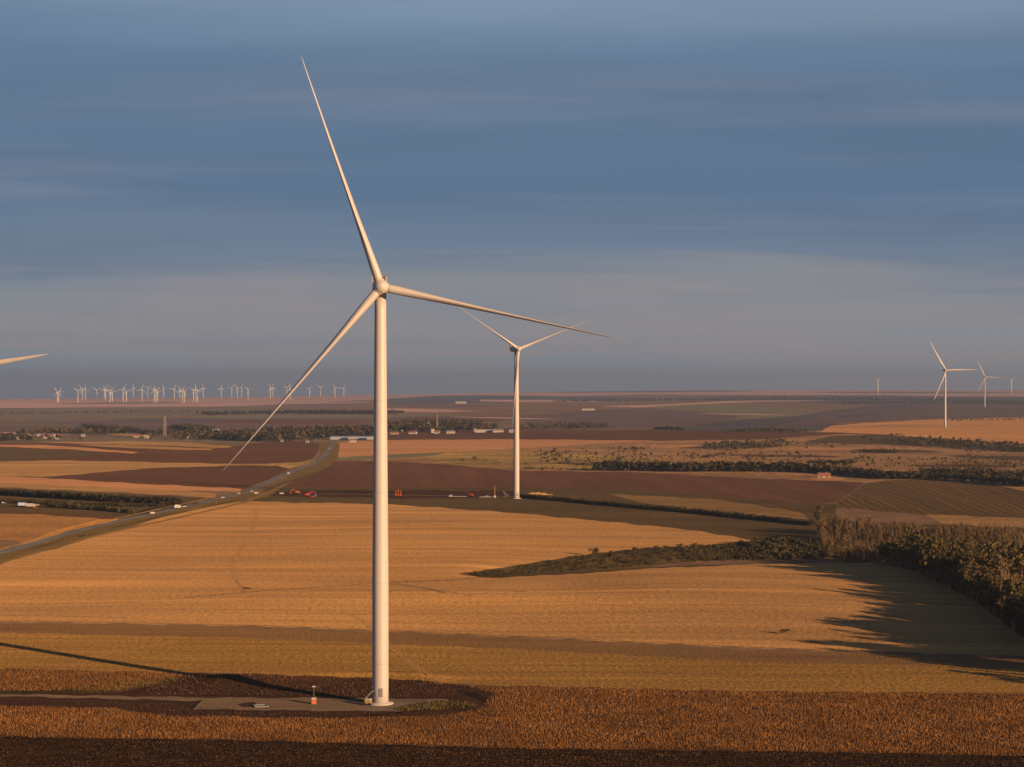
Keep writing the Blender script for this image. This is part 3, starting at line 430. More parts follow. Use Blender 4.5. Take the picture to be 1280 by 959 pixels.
# the plain around and behind the camera
RR = [0, 60, 120, 200, 400, 900, 2500, 7000, 15000, 21000]; V = [(0, 0, -2.0)]; Fc = []; na = 72
for r_ in RR[1:]:
    for i in range(na):
        t = 2 * PI * i / na; x, y = r_ * math.sin(t), r_ * math.cos(t); V.append((x, y, (float(height(x, y)) if y > 0 else 0.0) - (2.0 + r_ * .004 if y > 0 else 2.0)))
for i in range(na): Fc.append((0, 1 + (i + 1) % na, 1 + i))
for k in range(len(RR) - 2):
    for i in range(na): j = (i + 1) % na; Fc.append((1 + k * na + i, 1 + k * na + j, 1 + (k + 1) * na + j, 1 + (k + 1) * na + i))
o = mesh_obj('ground', V, Fc, FM['plain'], smooth=True); o['kind'] = 'structure'

# ------------------------------------------------------------------ wind turbines
M_PAINT = mat('turbine_paint', (.44, .42, .405), rough=.42, spec=.35, var=.04, scale=.15)
M_CONC = mat('foundation_concrete', (.42, .40, .37), rough=.9, var=.15)
M_SEAM = mat('flange_seam', (.40, .38, .37), rough=.6)
M_GREY = mat('dark_grey_metal', (.16, .16, .17), rough=.5)
M_RUST = mat('orange_cooler_metal', (.22, .10, .05), rough=.5)
def blade_mesh(R, pitch, fine=True, chord=1.0, bend=5.0, broad=1.0):
    st = [0, .02, .05, .1, .16, .22, .3, .4, .5, .6, .7, .8, .9, .96, .99, 1] if fine else [0, .2, .5, .8, 1]; n = 16 if fine else 6; s = R / 64
    ch = lambda t: np.interp(t, [0, .05, .12, .2, .3, .5, .7, .9, .97, 1], [2.5, 2.5, 2.8, 3.3, 3.0, 2.1, 1.4, .78, .42, .1]) * s * chord
    th = lambda t: np.interp(t, [0, .05, .12, .2, .3, .5, .7, .9, .97, 1], [2.5, 2.45, 2.1, 1.7, 1.3, .8, .45, .22, .12, .04]) * s * broad
    tw = lambda t: math.radians(np.interp(t, [0, .15, .3, .6, 1], [16, 14, 9, 3, -1]))
    V = []; Fc = []
    for t in st:
        c, h = float(ch(t)), float(th(t)); k = min(1, t / .2); a = tw(t) + pitch; by = -bend * s * t * t - .035 * R * t
        for i in range(n):
            q = 2 * PI * i / n; x = .5 * c * math.cos(q); y = .5 * h * math.sin(q)
            y *= (1 - k) + k * (1.15 - .0 - .45 * (math.cos(q) < 0) * abs(math.cos(q)) ** 2)      # thinner trailing edge
            x += k * c * -.12
            V.append((x * math.cos(a) - y * math.sin(a), x * math.sin(a) + y * math.cos(a) + by, R * (.022 + .978 * t)))
    for k in range(len(st) - 1):
        for i in range(n): j = (i + 1) % n; Fc.append((k * n + i, k * n + j, (k + 1) * n + j, (k + 1) * n + i))
    Fc.append(tuple(range(n - 1, -1, -1))); Fc.append(tuple((len(st) - 1) * n + i for i in range(n)))
    me = bpy.data.meshes.new('blade'); me.from_pydata(V, [], Fc); me.materials.append(M_PAINT); me.polygons.foreach_set('use_smooth', [True] * len(me.polygons)); me.update(); return me
def turbine(name, loc, H, R, yaw, spin, bm, db=4.3, dt=3.0, fine=True, found=True, sag=(0, 0, 0)):
    root = empty(name, loc, yaw); s = R / 64; n = 48 if fine else 10; ht = H - 2.0 * s
    prof = [(db / 2 + (dt - db) / 2 * min(1, max(0, (k / 12 - .35) / .65)), ht * k / 12) for k in range(13)]; prof[0] = (db / 2, -.5)
    if fine:
        dz = 1.0; prof = [(db / 2, -.5)] + [(db / 2 + (dt - db) / 2 * (max(0, k / 24 - .3) / .7), ht * k / 24) for k in range(1, 25)]
    else: prof = [(db / 2, -3.0), (dt / 2, ht)]
    tw = MB().lathe(prof, n).build('tower', M_PAINT if fine else M_FAR, root, True)
    if fine:
        for z in (10.7, 32, 56, 80):
            rr = float(np.interp(z, [p[1] for p in prof], [p[0] for p in prof])) + .035; MB().lathe([(rr, z - .07), (rr, z + .07)], n).build('flange', M_SEAM, tw, True)
        b = MB(); b.box((0, -db / 2 + .02, 3.2), (1.0, .22, 2.3), bev=.06).build('door', M_GREY, tw)
        tw.children[-1].rotation_euler = (0, 0, math.radians(-62))
        MB().lathe([(db / 2 + 1.3, -.6), (db / 2 + 1.3, .22), (db / 2 + .9, .34), (db / 2 + .25, .36), (db / 2 + .25, .5)], 48).build('foundation', M_CONC, root, True)
    # nacelle
    def loft(sec, nn=16):
        V, Fc = [], []
        for (y, hw, z0, z1, p) in sec:
            for i in range(nn):
                a = 2 * PI * i / nn; c_, s_ = math.cos(a), math.sin(a); ex = 2 / p
                V.append((hw * abs(c_) ** ex * (1 if c_ > 0 else -1) * s, y * s, (z0 + z1) / 2 * s + (z1 - z0) / 2 * s * abs(s_) ** ex * (1 if s_ > 0 else -1) + H))
        for k in range(len(sec) - 1):
            for i in range(nn): j = (i + 1) % nn; Fc.append((k * nn + i, (k + 1) * nn + i, (k + 1) * nn + j, k * nn + j))
        Fc.append(tuple(range(nn))); Fc.append(tuple((len(sec) - 1) * nn + i for i in range(nn - 1, -1, -1))); return V, Fc
    V, Fc = loft([(-2.6, 1.4, -1.5, 1.5, 2.2), (-2.2, 1.75, -1.85, 1.8, 3), (0, 1.95, -2.0, 2.0, 4), (6, 1.95, -2.0, 2.0, 4.5), (9.2, 1.8, -1.5, 1.95, 4), (9.8, 1.5, -1.1, 1.6, 3)])
    nc = mesh_obj('nacelle', V, Fc, M_PAINT, root, smooth=True)
    hub = Vector((0, -4.4 * s, H))
    Rm = Matrix.Rotation(PI / 2, 3, 'X')          # lathe axis z -> -y
    if fine:
        c = MB(); c.box((0, 8.4, H + 2.7), (3.2, .7, 1.5)); cl = c.build('cooler', M_RUST, root)
        g = MB(); [g.box((xx, 8.02, H + 2.7), (.1, .06, 1.5)) for xx in np.linspace(-1.5, 1.5, 7)]; g.build('grille', M_GREY, cl)
        g = MB()
        for xx in (-1.9, 1.9):
            for yy in (5.4, 7.4, 9.3): g.bar((xx, yy, H + 1.8), (xx, yy, H + 3.3), .09)
            g.bar((xx, 5.4, H + 3.3), (xx, 9.3, H + 3.3), .09); g.bar((xx, 5.4, H + 2.6), (xx, 9.3, H + 2.6), .06)
        for zz in (2.6, 3.3): g.bar((-1.9, 9.3, H + zz), (1.9, 9.3, H + zz), .09)
        g.build('railing', M_PAINT, nc); w = MB(); w.bar((.9, 6.4, H + 1.9), (.9, 6.4, H + 4.2), .08); w.bar((.6, 6.4, H + 4.1), (1.2, 6.4, H + 4.1), .08); w.build('weather_mast', M_GREY, nc)
        MB().lathe([(1.55, 0), (1.6, .9), (1.35, 1.0)], 32, (0, 0, H - 2.75)).build('yaw_collar', M_PAINT, nc, True)
    nh = 32 if fine else 8
    pr = [(1.45, -1.9), (1.75, -1.6), (1.92, -.8), (1.95, 0), (1.88, .7), (1.6, 1.35), (1.1, 1.85), (.5, 2.12), (.05, 2.2)] if fine else [(1.5, -1.8), (1.9, 0), (1.1, 1.7), (.1, 2.1)]
    hb = MB().lathe([(a * s, b * s) for a, b in pr], nh, hub, Rm).build('hub', M_PAINT, root, True)
    for k in range(3):
        th = PI / 2 - (spin + k * 2 * PI / 3 + math.radians(sag[k])); bo = bpy.data.objects.new('blade', bm); COL.objects.link(bo); bo.parent = root; bo.location = hub; bo.rotation_euler = (0, th, 0)
        if fine:
            Rr = Matrix.Rotation(th, 3, 'Y'); MB().lathe([(1.42 * s, .6 * s), (1.40 * s, 1.75 * s), (1.28 * s, 1.86 * s)], 28, (0, 0, 0)).build('blade_collar', M_PAINT, bo, True)
    return root
def gz(x, y): return float(height(x, y))
D1 = F * 110 / 520; X1 = (475.5 - CX) / F * D1; Z1 = gz(X1, D1)
B64 = blade_mesh(62.9, math.radians(72), True, chord=.9, broad=.92)
t1 = turbine('wind_turbine', (X1, D1, Z1 + .02), 110, 63.5, math.radians(6), math.radians(109.0), B64, sag=(.4, .5, -1.5))
tag(t1, 'tall white three bladed turbine in the foreground beside the gravel pad', 'wind turbine', 'modern wind turbines')
D2 = F * 110 / 187; X2 = (645.5 - CX) / F * D2
t2 = turbine('wind_turbine', (X2, D2, gz(X2, D2)), 110, 63.5, math.radians(22), math.radians(21.5), B64, sag=(0, 7, 1))
tag(t2, 'white turbine at middle distance standing at the end of the green hedge', 'wind turbine', 'modern wind turbines')
D3 = F * 110 / 71; X3 = (1181.5 - CX) / F * D3; B3 = blade_mesh(66, math.radians(20), True, chord=1.15, bend=2.0)
t3 = turbine('wind_turbine', (X3, D3, CAMZ - 54.5 / F * D3), 110, 66, math.radians(8), math.radians(1), B3, sag=(0, 0, 5))
tag(t3, 'white turbine on the orange stubble hill, the larger of the right hand pair', 'wind turbine', 'modern wind turbines')
D4 = F * 110 / 37.5; X4 = (1231 - CX) / F * D4
t4 = turbine('wind_turbine', (X4, D4, CAMZ - 29.5 / F * D4), 110, 72, math.radians(6), math.radians(-2), B3, sag=(0, -2, 3))
tag(t4, 'smaller white turbine behind and right of the one on the orange hill', 'wind turbine', 'modern wind turbines')
D0 = 1200.0; X0 = (-66 - CX) / F * D0; B0 = blade_mesh(63.5, math.radians(12), True, chord=1.5, bend=2.0)
t0 = turbine('wind_turbine', (X0, D0, gz(X0, D0)), CAMZ + 13.9 / F * D0 - gz(X0, D0), 63.5, math.radians(0), math.radians(9.8), B0)
tag(t0, 'turbine mostly off the left edge, only one white blade reaching into view', 'wind turbine', 'modern wind turbines')
# distant wind farm
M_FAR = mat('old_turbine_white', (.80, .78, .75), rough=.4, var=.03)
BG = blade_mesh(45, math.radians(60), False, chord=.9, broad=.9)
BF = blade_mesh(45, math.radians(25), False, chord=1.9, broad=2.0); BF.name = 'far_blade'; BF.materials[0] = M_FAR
FAR = [(71.6, 505), (73.4, 506), (97.3, 504), (102.8, 500), (106.6, 500), (121, 502.5), (130.4, 499), (132, 500), (137.4, 503.5), (140.2, 503.5), (153.7, 502), (158, 504), (166.8, 497), (177.5, 501), (184.5, 497), (193, 503.5), (194.8, 503.5), (197, 503.5), (204.6, 497.5),
       (217.7, 499), (224.7, 499), (228.3, 504), (230.6, 504), (242, 502), (245, 502), (247, 503), (254, 498), (276.4, 498), (289.5, 497), (296.6, 498), (301.8, 497), (310, 500), (338, 498), (340.8, 497), (358.4, 497), (362.5, 500.5), (386.8, 499), (400.6, 496.5), (418.7, 498), (429.6, 496.5)]
ORD = ['leftmost', 'second', 'third', 'fourth', 'fifth', 'sixth', 'seventh', 'eighth', 'ninth', 'tenth', 'eleventh', 'twelfth', 'thirteenth', 'fourteenth', 'fifteenth', 'sixteenth', 'seventeenth', 'eighteenth', 'nineteenth', 'twentieth']
def ordn(i, n):
    if i < 20: return ORD[i] + (' from the left' if i else '')
    k = n - 1 - i; return 'rightmost' if k == 0 else ORD[k] + ' from the right'
for i, (px, by) in enumerate(FAR):
    hb = np.interp(by, [496, 500, 506], [484.3, 486.5, 490.5]) + .5 * math.sin(i * 2.3); D = F * 80 / (by - hb); D = min(D, 16500.); x = (px - CX) / F * D
    t = turbine('wind_turbine', (x, D, CAMZ - (hb - CY) / F * D - 80), 80, 43, math.radians(15 + 12 * math.sin(i)), i * 1.37 + .3 * math.sin(i * 5), BF, db=6.0, dt=4.4, fine=False)
    tag(t, 'tiny pale turbine on the far pink plateau, %s of the distant row' % ordn(i, len(FAR)), 'wind turbine', 'wind farm on the left horizon')
for px, by, hb, lb, sp in [(1097.5, 493.5, 473, 'faint lone turbine on the horizon left of the right hand pair', 1.7), (1264.5, 492.5, 472.5, 'faint slim turbine on the horizon near the right edge', 2.0)]:
    D = F * 80 / (by - hb); x = (px - CX) / F * D
    t = turbine('wind_turbine', (x, D, CAMZ - (hb - CY) / F * D - 80), 80, 40, math.radians(35), sp, BG, db=3.0, dt=2.4, fine=False); tag(t, lb, 'wind turbine', 'lone turbines on the right horizon')

# ------------------------------------------------------------------ vegetation
def leaf_mat(name, c1, c2, c3):
    m = bpy.data.materials.new(name); m.use_nodes = True; nt = m.node_tree; L = nt.links.new; b = nt.nodes['Principled BSDF']
    g = N(nt, 'ShaderNodeNewGeometry'); oi = N(nt, 'ShaderNodeObjectInfo')
    ns = N(nt, 'ShaderNodeTexNoise'); ns.inputs['Scale'].default_value = .22; ns.inputs['Detail'].default_value = 2; L(g.outputs['Position'], ns.inputs['Vector'])
    a = N(nt, 'ShaderNodeMapRange', i_1=.35, i_2=.65); L(ns.outputs[0], a.inputs[0])
    m1 = N(nt, 'ShaderNodeMix', data_type='RGBA'); m1.inputs[6].default_value = (*c1, 1); m1.inputs[7].default_value = (*c2, 1); L(a.outputs[0], m1.inputs[0])
    rn = N(nt, 'ShaderNodeMath', operation='MULTIPLY', i_1=.75); L(g.outputs['Random Per Island'], rn.inputs[0])
    m2 = N(nt, 'ShaderNodeMix', data_type='RGBA'); L(rn.outputs[0], m2.inputs[0]); L(m1.outputs[2], m2.inputs[6]); m2.inputs[7].default_value = (*c3, 1)
    vr = N(nt, 'ShaderNodeMapRange', i_3=.7, i_4=1.35); L(oi.outputs['Random'], vr.inputs[0]); sc = N(nt, 'ShaderNodeVectorMath', operation='SCALE'); L(m2.outputs[2], sc.inputs[0]); L(vr.outputs[0], sc.inputs['Scale'])
    big = N(nt, 'ShaderNodeTexNoise'); big.inputs['Scale'].default_value = .035; big.inputs['Detail'].default_value = 3; L(g.outputs['Position'], big.inputs['Vector']); bm2 = N(nt, 'ShaderNodeMapRange', i_1=.35, i_2=.65, i_3=.72, i_4=1.15); L(big.outputs[0], bm2.inputs[0])
    sc2 = N(nt, 'ShaderNodeVectorMath', operation='SCALE'); L(sc.outputs[0], sc2.inputs[0]); L(bm2.outputs[0], sc2.inputs['Scale']); L(sc2.outputs[0], b.inputs['Base Color']); b.inputs['Roughness'].default_value = .9; b.inputs['Specular IOR Level'].default_value = .1
    tr = b.inputs.get('Transmission Weight'); MATS[name] = m; return m
M_LGREEN = leaf_mat('leaf_green', G(6.5, 5.4, 1.8), G(4.4, 4.2, 1.6), G(9, 6.4, 2.2))
M_LBROWN = leaf_mat('leaf_autumn_olive', G(9.5, 7, 2.8), G(7, 5.6, 2.3), G(13, 8.6, 3.4))
M_LPOP = leaf_mat('leaf_pale_brown', G(14, 9.6, 4.4), G(10, 7.6, 3.6), G(18, 12, 6))
M_LDARK = leaf_mat('leaf_dark_green', G(3.6, 3.6, 1.7), G(5, 4.5, 2), G(6.5, 5.2, 2.4))
M_BARK = mat('bark', (.16, .12, .085), rough=.95, var=.3, scale=2)
M_TWIG = mat('bare_twigs', (.22, .155, .10), rough=.95, var=.3, scale=2)
def crown_arrays(rs, n, kind, h, leaf):
    """leaf faces of one crown: centres spread in lobes, 1 quad each"""
    if kind == 'poplar': lobes = [(rs.normal(0, .05 * h), rs.normal(0, .05 * h), h * z, h * .13 * (1.15 - z * .6) + .3, h * .13) for z in (.3, .42, .52, .63, .74, .86, .95)]
    elif kind == 'bush': lobes = [(rs.uniform(-.45, .45) * h, rs.uniform(-.45, .45) * h, h * rs.uniform(.2, .75), h * rs.uniform(.28, .5), h * rs.uniform(.2, .34)) for _ in range(6)]
    else: lobes = [(0, 0, h * .62, h * .22, h * .2)] + [(rs.uniform(-.26, .26) * h, rs.uniform(-.26, .26) * h, h * rs.uniform(.35, .88), h * rs.uniform(.12, .21), h * rs.uniform(.1, .17)) for _ in range(9)]
    k = rs.randint(0, len(lobes), n); Lb = np.array(lobes)[k]; d = rs.normal(size=(n, 3)); d /= np.linalg.norm(d, axis=1)[:, None]; rad = rs.uniform(.45, 1.08, n) ** .6
    C = np.stack([Lb[:, 0] + d[:, 0] * Lb[:, 3] * rad, Lb[:, 1] + d[:, 1] * Lb[:, 3] * rad, Lb[:, 2] + d[:, 2] * Lb[:, 4] * rad], 1); C[:, 2] = np.maximum(C[:, 2], .1 * h)
    nrm = d + rs.normal(0, .5, (n, 3)); nrm /= np.linalg.norm(nrm, axis=1)[:, None]
    t = np.cross(nrm, rs.normal(size=(n, 3))); t /= np.linalg.norm(t, axis=1)[:, None]; b = np.cross(nrm, t); s = leaf * rs.uniform(.55, 1.25, n)[:, None]
    V = np.stack([C - t * s - b * s * .6, C + t * s * .8 - b * s, C + t * s + b * s * .7, C - t * s * .7 + b * s], 1)
    if kind == 'poplar':      # upright shoots
        m_ = rs.rand(n) < .35; a_ = rs.uniform(0, 6.28, n); w_ = np.stack([np.cos(a_), np.sin(a_), 0 * a_], 1) * .07; up = np.stack([rs.normal(0, .12, n), rs.normal(0, .12, n), rs.uniform(1.0, 2.0, n)], 1)
        V[m_] = np.stack([C - w_ - up * .6, C + w_ - up * .6, C + w_ * .5 + up, C - w_ * .5 + up], 1)[m_]
    return V.reshape(-1, 3)
def quads(n): return np.arange(n * 4).reshape(-1, 4)
def stuff_mesh(name, V, m, mats=None, F3=None):
    me = bpy.data.meshes.new(name); n = len(V) // 4
    me.vertices.add(len(V)); me.vertices.foreach_set('co', np.ascontiguousarray(V, dtype=np.float32).ravel()); me.loops.add(n * 4); me.loops.foreach_set('vertex_index', np.arange(n * 4, dtype=np.int32))
    me.polygons.add(n); me.polygons.foreach_set('loop_start', np.arange(0, n * 4, 4, dtype=np.int32)); me.polygons.foreach_set('loop_total', np.full(n, 4, dtype=np.int32)); me.materials.append(m); me.update(calc_edges=True); me.validate()
    return me
def tree_protos(kind, h, n, leaf, lm, count, rs):
    out = []
    for q in range(count):
        V = crown_arrays(rs, n, kind, h, leaf); cm = stuff_mesh('crown', V, lm)
        b = MB(); tr = h * (.022 if kind != 'bush' else .03); top = Vector((rs.normal(0, .03 * h), rs.normal(0, .03 * h), h * (.9 if kind == 'poplar' else .55 if kind == 'tree' else .35)))
        b.bar((0, 0, -.6), top * .5, tr * 2, tr * 1.5); b.bar(top * .5, top, tr * 1.5, tr * .5)
        for k in range(6 if kind != 'bush' else 4):
            f = rs.uniform(.3, .85); a = rs.uniform(0, 6.28); p = top * f; l = h * (.12 if kind == 'poplar' else .26) * rs.uniform(.7, 1.2); b.bar(p, p + Vector((math.cos(a) * l * .75, math.sin(a) * l * .75, l)), tr * .7, tr * .2)
        tm = bpy.data.meshes.new('trunk'); tm.from_pydata(b.V, [], b.F); tm.materials.append(M_BARK if kind != 'poplar' else M_TWIG); out.append((cm, tm, V))
    return out
rs = np.random.RandomState(5)
PR = {'poplar': tree_protos('poplar', 10, 260, .24, M_LPOP, 4, rs), 'tree': tree_protos('tree', 10, 420, .34, M_LGREEN, 4, rs), 'autumn': tree_protos('tree', 10, 340, .32, M_LBROWN, 3, rs), 'bush': tree_protos('bush', 3, 150, .20, M_LDARK, 4, rs)}
def plant(kind, x, y, h, label, cat, group, name):
    cm, tm, _ = PR[kind][random.randrange(len(PR[kind]))]; base = 3.0 if kind == 'bush' else 10.0; s = h / base
    r_ = empty(name, (x, y, gz(x, y)), random.uniform(0, 6.28)); r_.scale = (s * random.uniform(.85, 1.2), s * random.uniform(.85, 1.2), s); tag(r_, label, cat, group)
    for nm, me in (('crown', cm), ('trunk', tm)):
        c = bpy.data.objects.new(nm, me); COL.objects.link(c); c.parent = r_
    return r_
def mass(name, label, cat, items, lm_by_kind, n_keep=None):
    """items: (kind, x, y, h). One mesh of real leaf faces per object."""
    per = {}
    for kind, x, y, h in items:
        Vp = PR[kind][random.randrange(len(PR[kind]))][2]; nq = len(Vp) // 4; keep = nq if n_keep is None else min(nq, n_keep)
        idx = rs.choice(nq, keep, replace=False); V = Vp.reshape(-1, 4, 3)[idx]
        if keep < nq: c = V.mean(1, keepdims=True); V = c + (V - c) * math.sqrt(nq / keep)
        V = V.reshape(-1, 3).copy(); base = 3.0 if kind == 'bush' else 10.0; s = h / base; a = random.uniform(0, 6.28); ca, sa = math.cos(a), math.sin(a)
        V = np.stack([(V[:, 0] * ca - V[:, 1] * sa) * s + x, (V[:, 0] * sa + V[:, 1] * ca) * s + y, V[:, 2] * s + gz(x, y)], 1)
        per.setdefault(lm_by_kind.get(kind, 'leaf_green'), []).append(V)
    for k, (mn, lst) in enumerate(per.items()):
        me = stuff_mesh(name, np.concatenate(lst), MATS[mn]); o = bpy.data.objects.new(name, me); COL.objects.link(o)
        tag(o, label, cat, kind='stuff')
LM = {'poplar': 'leaf_pale_brown', 'tree': 'leaf_green', 'autumn': 'leaf_autumn_olive', 'bush': 'leaf_dark_green'}
def inside(px, py, P):
    c = False; j = len(P) - 1
    for i in range(len(P)):
        if (P[i][1] > py) != (P[j][1] > py) and px < (P[j][0] - P[i][0]) * (py - P[i][1]) / (P[j][1] - P[i][1]) + P[i][0]: c = not c
        j = i
    return c
def world_poly(P): X, Y = hit([p[0] for p in P], [p[1] for p in P]); return list(zip(X, Y))
def scatter(WP, spacing, jit=.45):
    xs = [p[0] for p in WP]; ys = [p[1] for p in WP]; out = []; y = min(ys)
    while y < max(ys):
        x = min(xs)
        while x < max(xs):
            X, Y = x + rs.uniform(-jit, jit) * spacing, y + rs.uniform(-jit, jit) * spacing
            if inside(X, Y, WP): out.append((X, Y))
            x += spacing
        y += spacing
    return out
# the wood on the right
WOOD = world_poly([(1016, 662), (1040, 664), (1100, 668), (1200, 672), (1290, 676), (1400, 690), (1400, 868), (1296, 811), (1252, 779), (1222, 755), (1182, 733), (1142, 715), (1100, 705), (1060, 704), (1036, 700), (1026, 690)])
EDGE = world_poly([(1034, 705), (1100, 705), (1142, 714), (1182, 732), (1222, 754), (1252, 777), (1300, 812), (1360, 846)])
def edge_dist(x, y): return min(((Vector((x, y)) - Vector(a)) - (Vector(b) - Vector(a)) * min(1, max(0, (Vector((x, y)) - Vector(a)).dot(Vector(b) - Vector(a)) / max(1e-6, (Vector(b) - Vector(a)).length_squared)))).length for a, b in zip(EDGE, EDGE[1:]))
pts = scatter(WOOD, 5.0); items = []
for x, y in pts:
    ed = edge_dist(x, y); far = sst(880, 960, y); n_ = math.sin(x * .05 + 1) * math.sin(y * .031)
    if far > .5 and rs.rand() < .22: continue
    if rs.rand() < .15 + .85 * far: k, h = 'poplar', rs.uniform(5.5, 9) * (1 + .25 * math.sin(x * .06) * math.sin(y * .05))
    elif n_ + rs.normal(0, .4) > .2: k, h = 'autumn', rs.uniform(7, 11.5)
    else: k, h = 'tree', rs.uniform(8, 14)
    if y < 850: h *= 1.12
    if ed < 14 and y < 900: h *= 1.12 + (.35 if math.sin(y * .12) > .55 and rs.rand() < .5 else 0)
    items.append((ed, k, x, y, h))
items.sort(key=lambda t: t[0]); near = items[:240]; rest = items[240:]
names = {'poplar': ('tree', 'slender brown leaved tree at the edge of the right hand wood', 'tree', 'slender trees along the wood edge'), 'tree': ('tree', 'dark green leafy tree at the shaded edge of the right hand wood', 'tree', 'green trees along the wood edge'), 'autumn': ('tree', 'olive brown autumn tree at the edge of the right hand wood', 'tree', 'autumn trees along the wood edge')}
for ed, k, x, y, h in near:
    nm, lb, ct, gr = names[k]; w_ = 'at the far corner next to the ravine' if y > 880 else 'halfway along the shaded field edge' if y > 760 else 'at the near dark corner by the right edge'
    sz = 'tall' if h > 12.5 else 'low' if h < 9 else 'medium'; plant(k, x, y, h, '%s %s, %s' % (sz, lb.split(' at the')[0], w_), ct, '%s %s %s' % (sz, gr, w_), nm)
mass('woodland', 'dense olive brown wood filling the right side beyond the stubble field', 'wood', [(k, x, y, h) for ed, k, x, y, h in rest], LM, 170)
def band(pts_px, spacing, h0, h1, kind='tree', width=1, wstep=5.0):
    """trees along a line of photo positions; extra rows behind it"""
    P = densify(pts_px, 6, False) + [pts_px[-1]]; X, Y = hit([p[0] for p in P], [p[1] for p in P]); out = []
    if Y.mean() > 4500:                                   # far lines follow the lie of the land, not every fold
        t_ = np.linspace(0, 1, len(Y)); Y2 = 1 / np.polyval(np.polyfit(t_, 1 / Y, 2), t_); X = X / Y * Y2; Y = Y2
    acc = 0.0
    for i in range(len(P) - 1):
        a, b = Vector((X[i], Y[i])), Vector((X[i + 1], Y[i + 1])); l = (b - a).length
        if l > 400: continue
        nrm = Vector((-(b - a).y, (b - a).x)).normalized() if l > 0 else Vector((0, 1))
        if nrm.y < 0: nrm = -nrm
        while acc < l:
            p = a + (b - a) * (acc / l)
            for w in range(width):
                q = p + nrm * (w * wstep) + Vector((rs.uniform(-.5, .5) * spacing, rs.uniform(-.5, .5) * spacing)); kk = kind if isinstance(kind, str) else kind[rs.randint(len(kind))]
                out.append((kk, q.x, q.y, rs.uniform(h0, h1)))
            acc += spacing
        acc -= l
    return out
# hedge running right from the second turbine
mass('hedge', 'long low green hedge running right from the second turbine', 'hedge', band([(652, 622.5), (700, 626.5), (760, 632.5), (860, 641), (960, 651.5), (1018, 657.5)], 1.7, 2.2, 4.0, 'bush', 2, 2), LM, 60)
# ravine bushes: countable shrubs along its front and back
RAV = world_poly([(578, 720), (620, 713), (680, 704), (740, 695), (800, 688), (850, 684), (850, 702), (720, 714), (640, 721)])
rb = scatter(RAV, 4.2); rs.shuffle(rb); rb = rb[:190]
for x, y in rb:
    h_ = rs.uniform(.9, 2.1) + (.5 if x > 20 else 0); sz = 'small' if h_ < 1.9 else 'larger'; w_ = 'at the narrow left tip' if x < 5 else 'in the middle' if x < 45 else 'at the broad right part'
    plant('bush', x, y, h_, '%s dark green shrub %s of the ravine between the stubble fields' % (sz, w_), 'shrub', '%s shrubs %s of the ravine' % (sz, w_), 'shrub')
RAV2 = world_poly([(850, 684), (960, 680), (1030, 682), (1036, 700), (960, 703), (850, 704)])
mass('undergrowth', 'shaded green undergrowth at the wooded end of the ravine', 'undergrowth', [('bush', x, y, rs.uniform(1.2, 3.0) + 3.0 * sst(105, 140, x)) for x, y in scatter(RAV2, 4.0)], LM, 70)
for px, py, h, lb in [(742, 696, 5.5, 'bright green bushy tree at the left end of the ravine thicket'), (765, 698, 4, 'low green tree just right of the leftmost ravine tree'), (868, 688, 4.5, 'reddish dark tree on the upper rim of the ravine'), (930, 690, 3, 'small green tree in the shaded right part of the ravine'),
                      (1022, 655, 9, 'dark tree at the end of the long hedge'), (1030, 668, 10, 'tallest dark tree at the left corner of the wood'), (1026, 646, 8, 'dark tree standing above the hedge end at the wood corner')]:
    p = at(px, py); plant('tree', p.x, p.y, h, lb, 'tree', 'taller trees by the ravine', 'tree')
p = at(983, 792.5); s_ = plant('bush', p.x, p.y, 2.3, 'lone small dark bush in the middle of the right stubble field', 'bush', None, 'bush')
# scrub shrubs on the rough grassland
SCR = [(640, 565), (760, 560), (880, 556), (980, 552), (1090, 556), (1180, 562), (1280, 566), (1280, 588), (1180, 590), (1060, 584), (960, 584), (860, 580), (700, 583), (560, 578), (560, 572)]
cand = []; cl = []
while len(cand) < 190:
    if not cl or rs.rand() < .16:
        c0 = (rs.uniform(560, 1290), rs.uniform(555, 589)); cl = [c0]
        if not inside(*c0, SCR): cl = []; continue
    c0 = cl[-1]; a, b = c0[0] + rs.normal(0, 14), c0[1] + rs.normal(0, 1.4)
    if inside(a, b, SCR): cand.append((a, b))
for a, b in cand:
    p = at(a, b); h_ = rs.uniform(1.6, 4.6); sz = 'small' if h_ < 3 else 'larger'; w_ = 'left part, on the yellow grass' if a < 760 else 'middle part' if a < 1000 else 'right part, below the orange hill'
    plant('bush', p.x, p.y, h_, '%s dark shrub scattered on the rough grassland, %s' % (sz, w_), 'shrub', '%s grassland shrubs, %s' % (sz, w_), 'shrub')
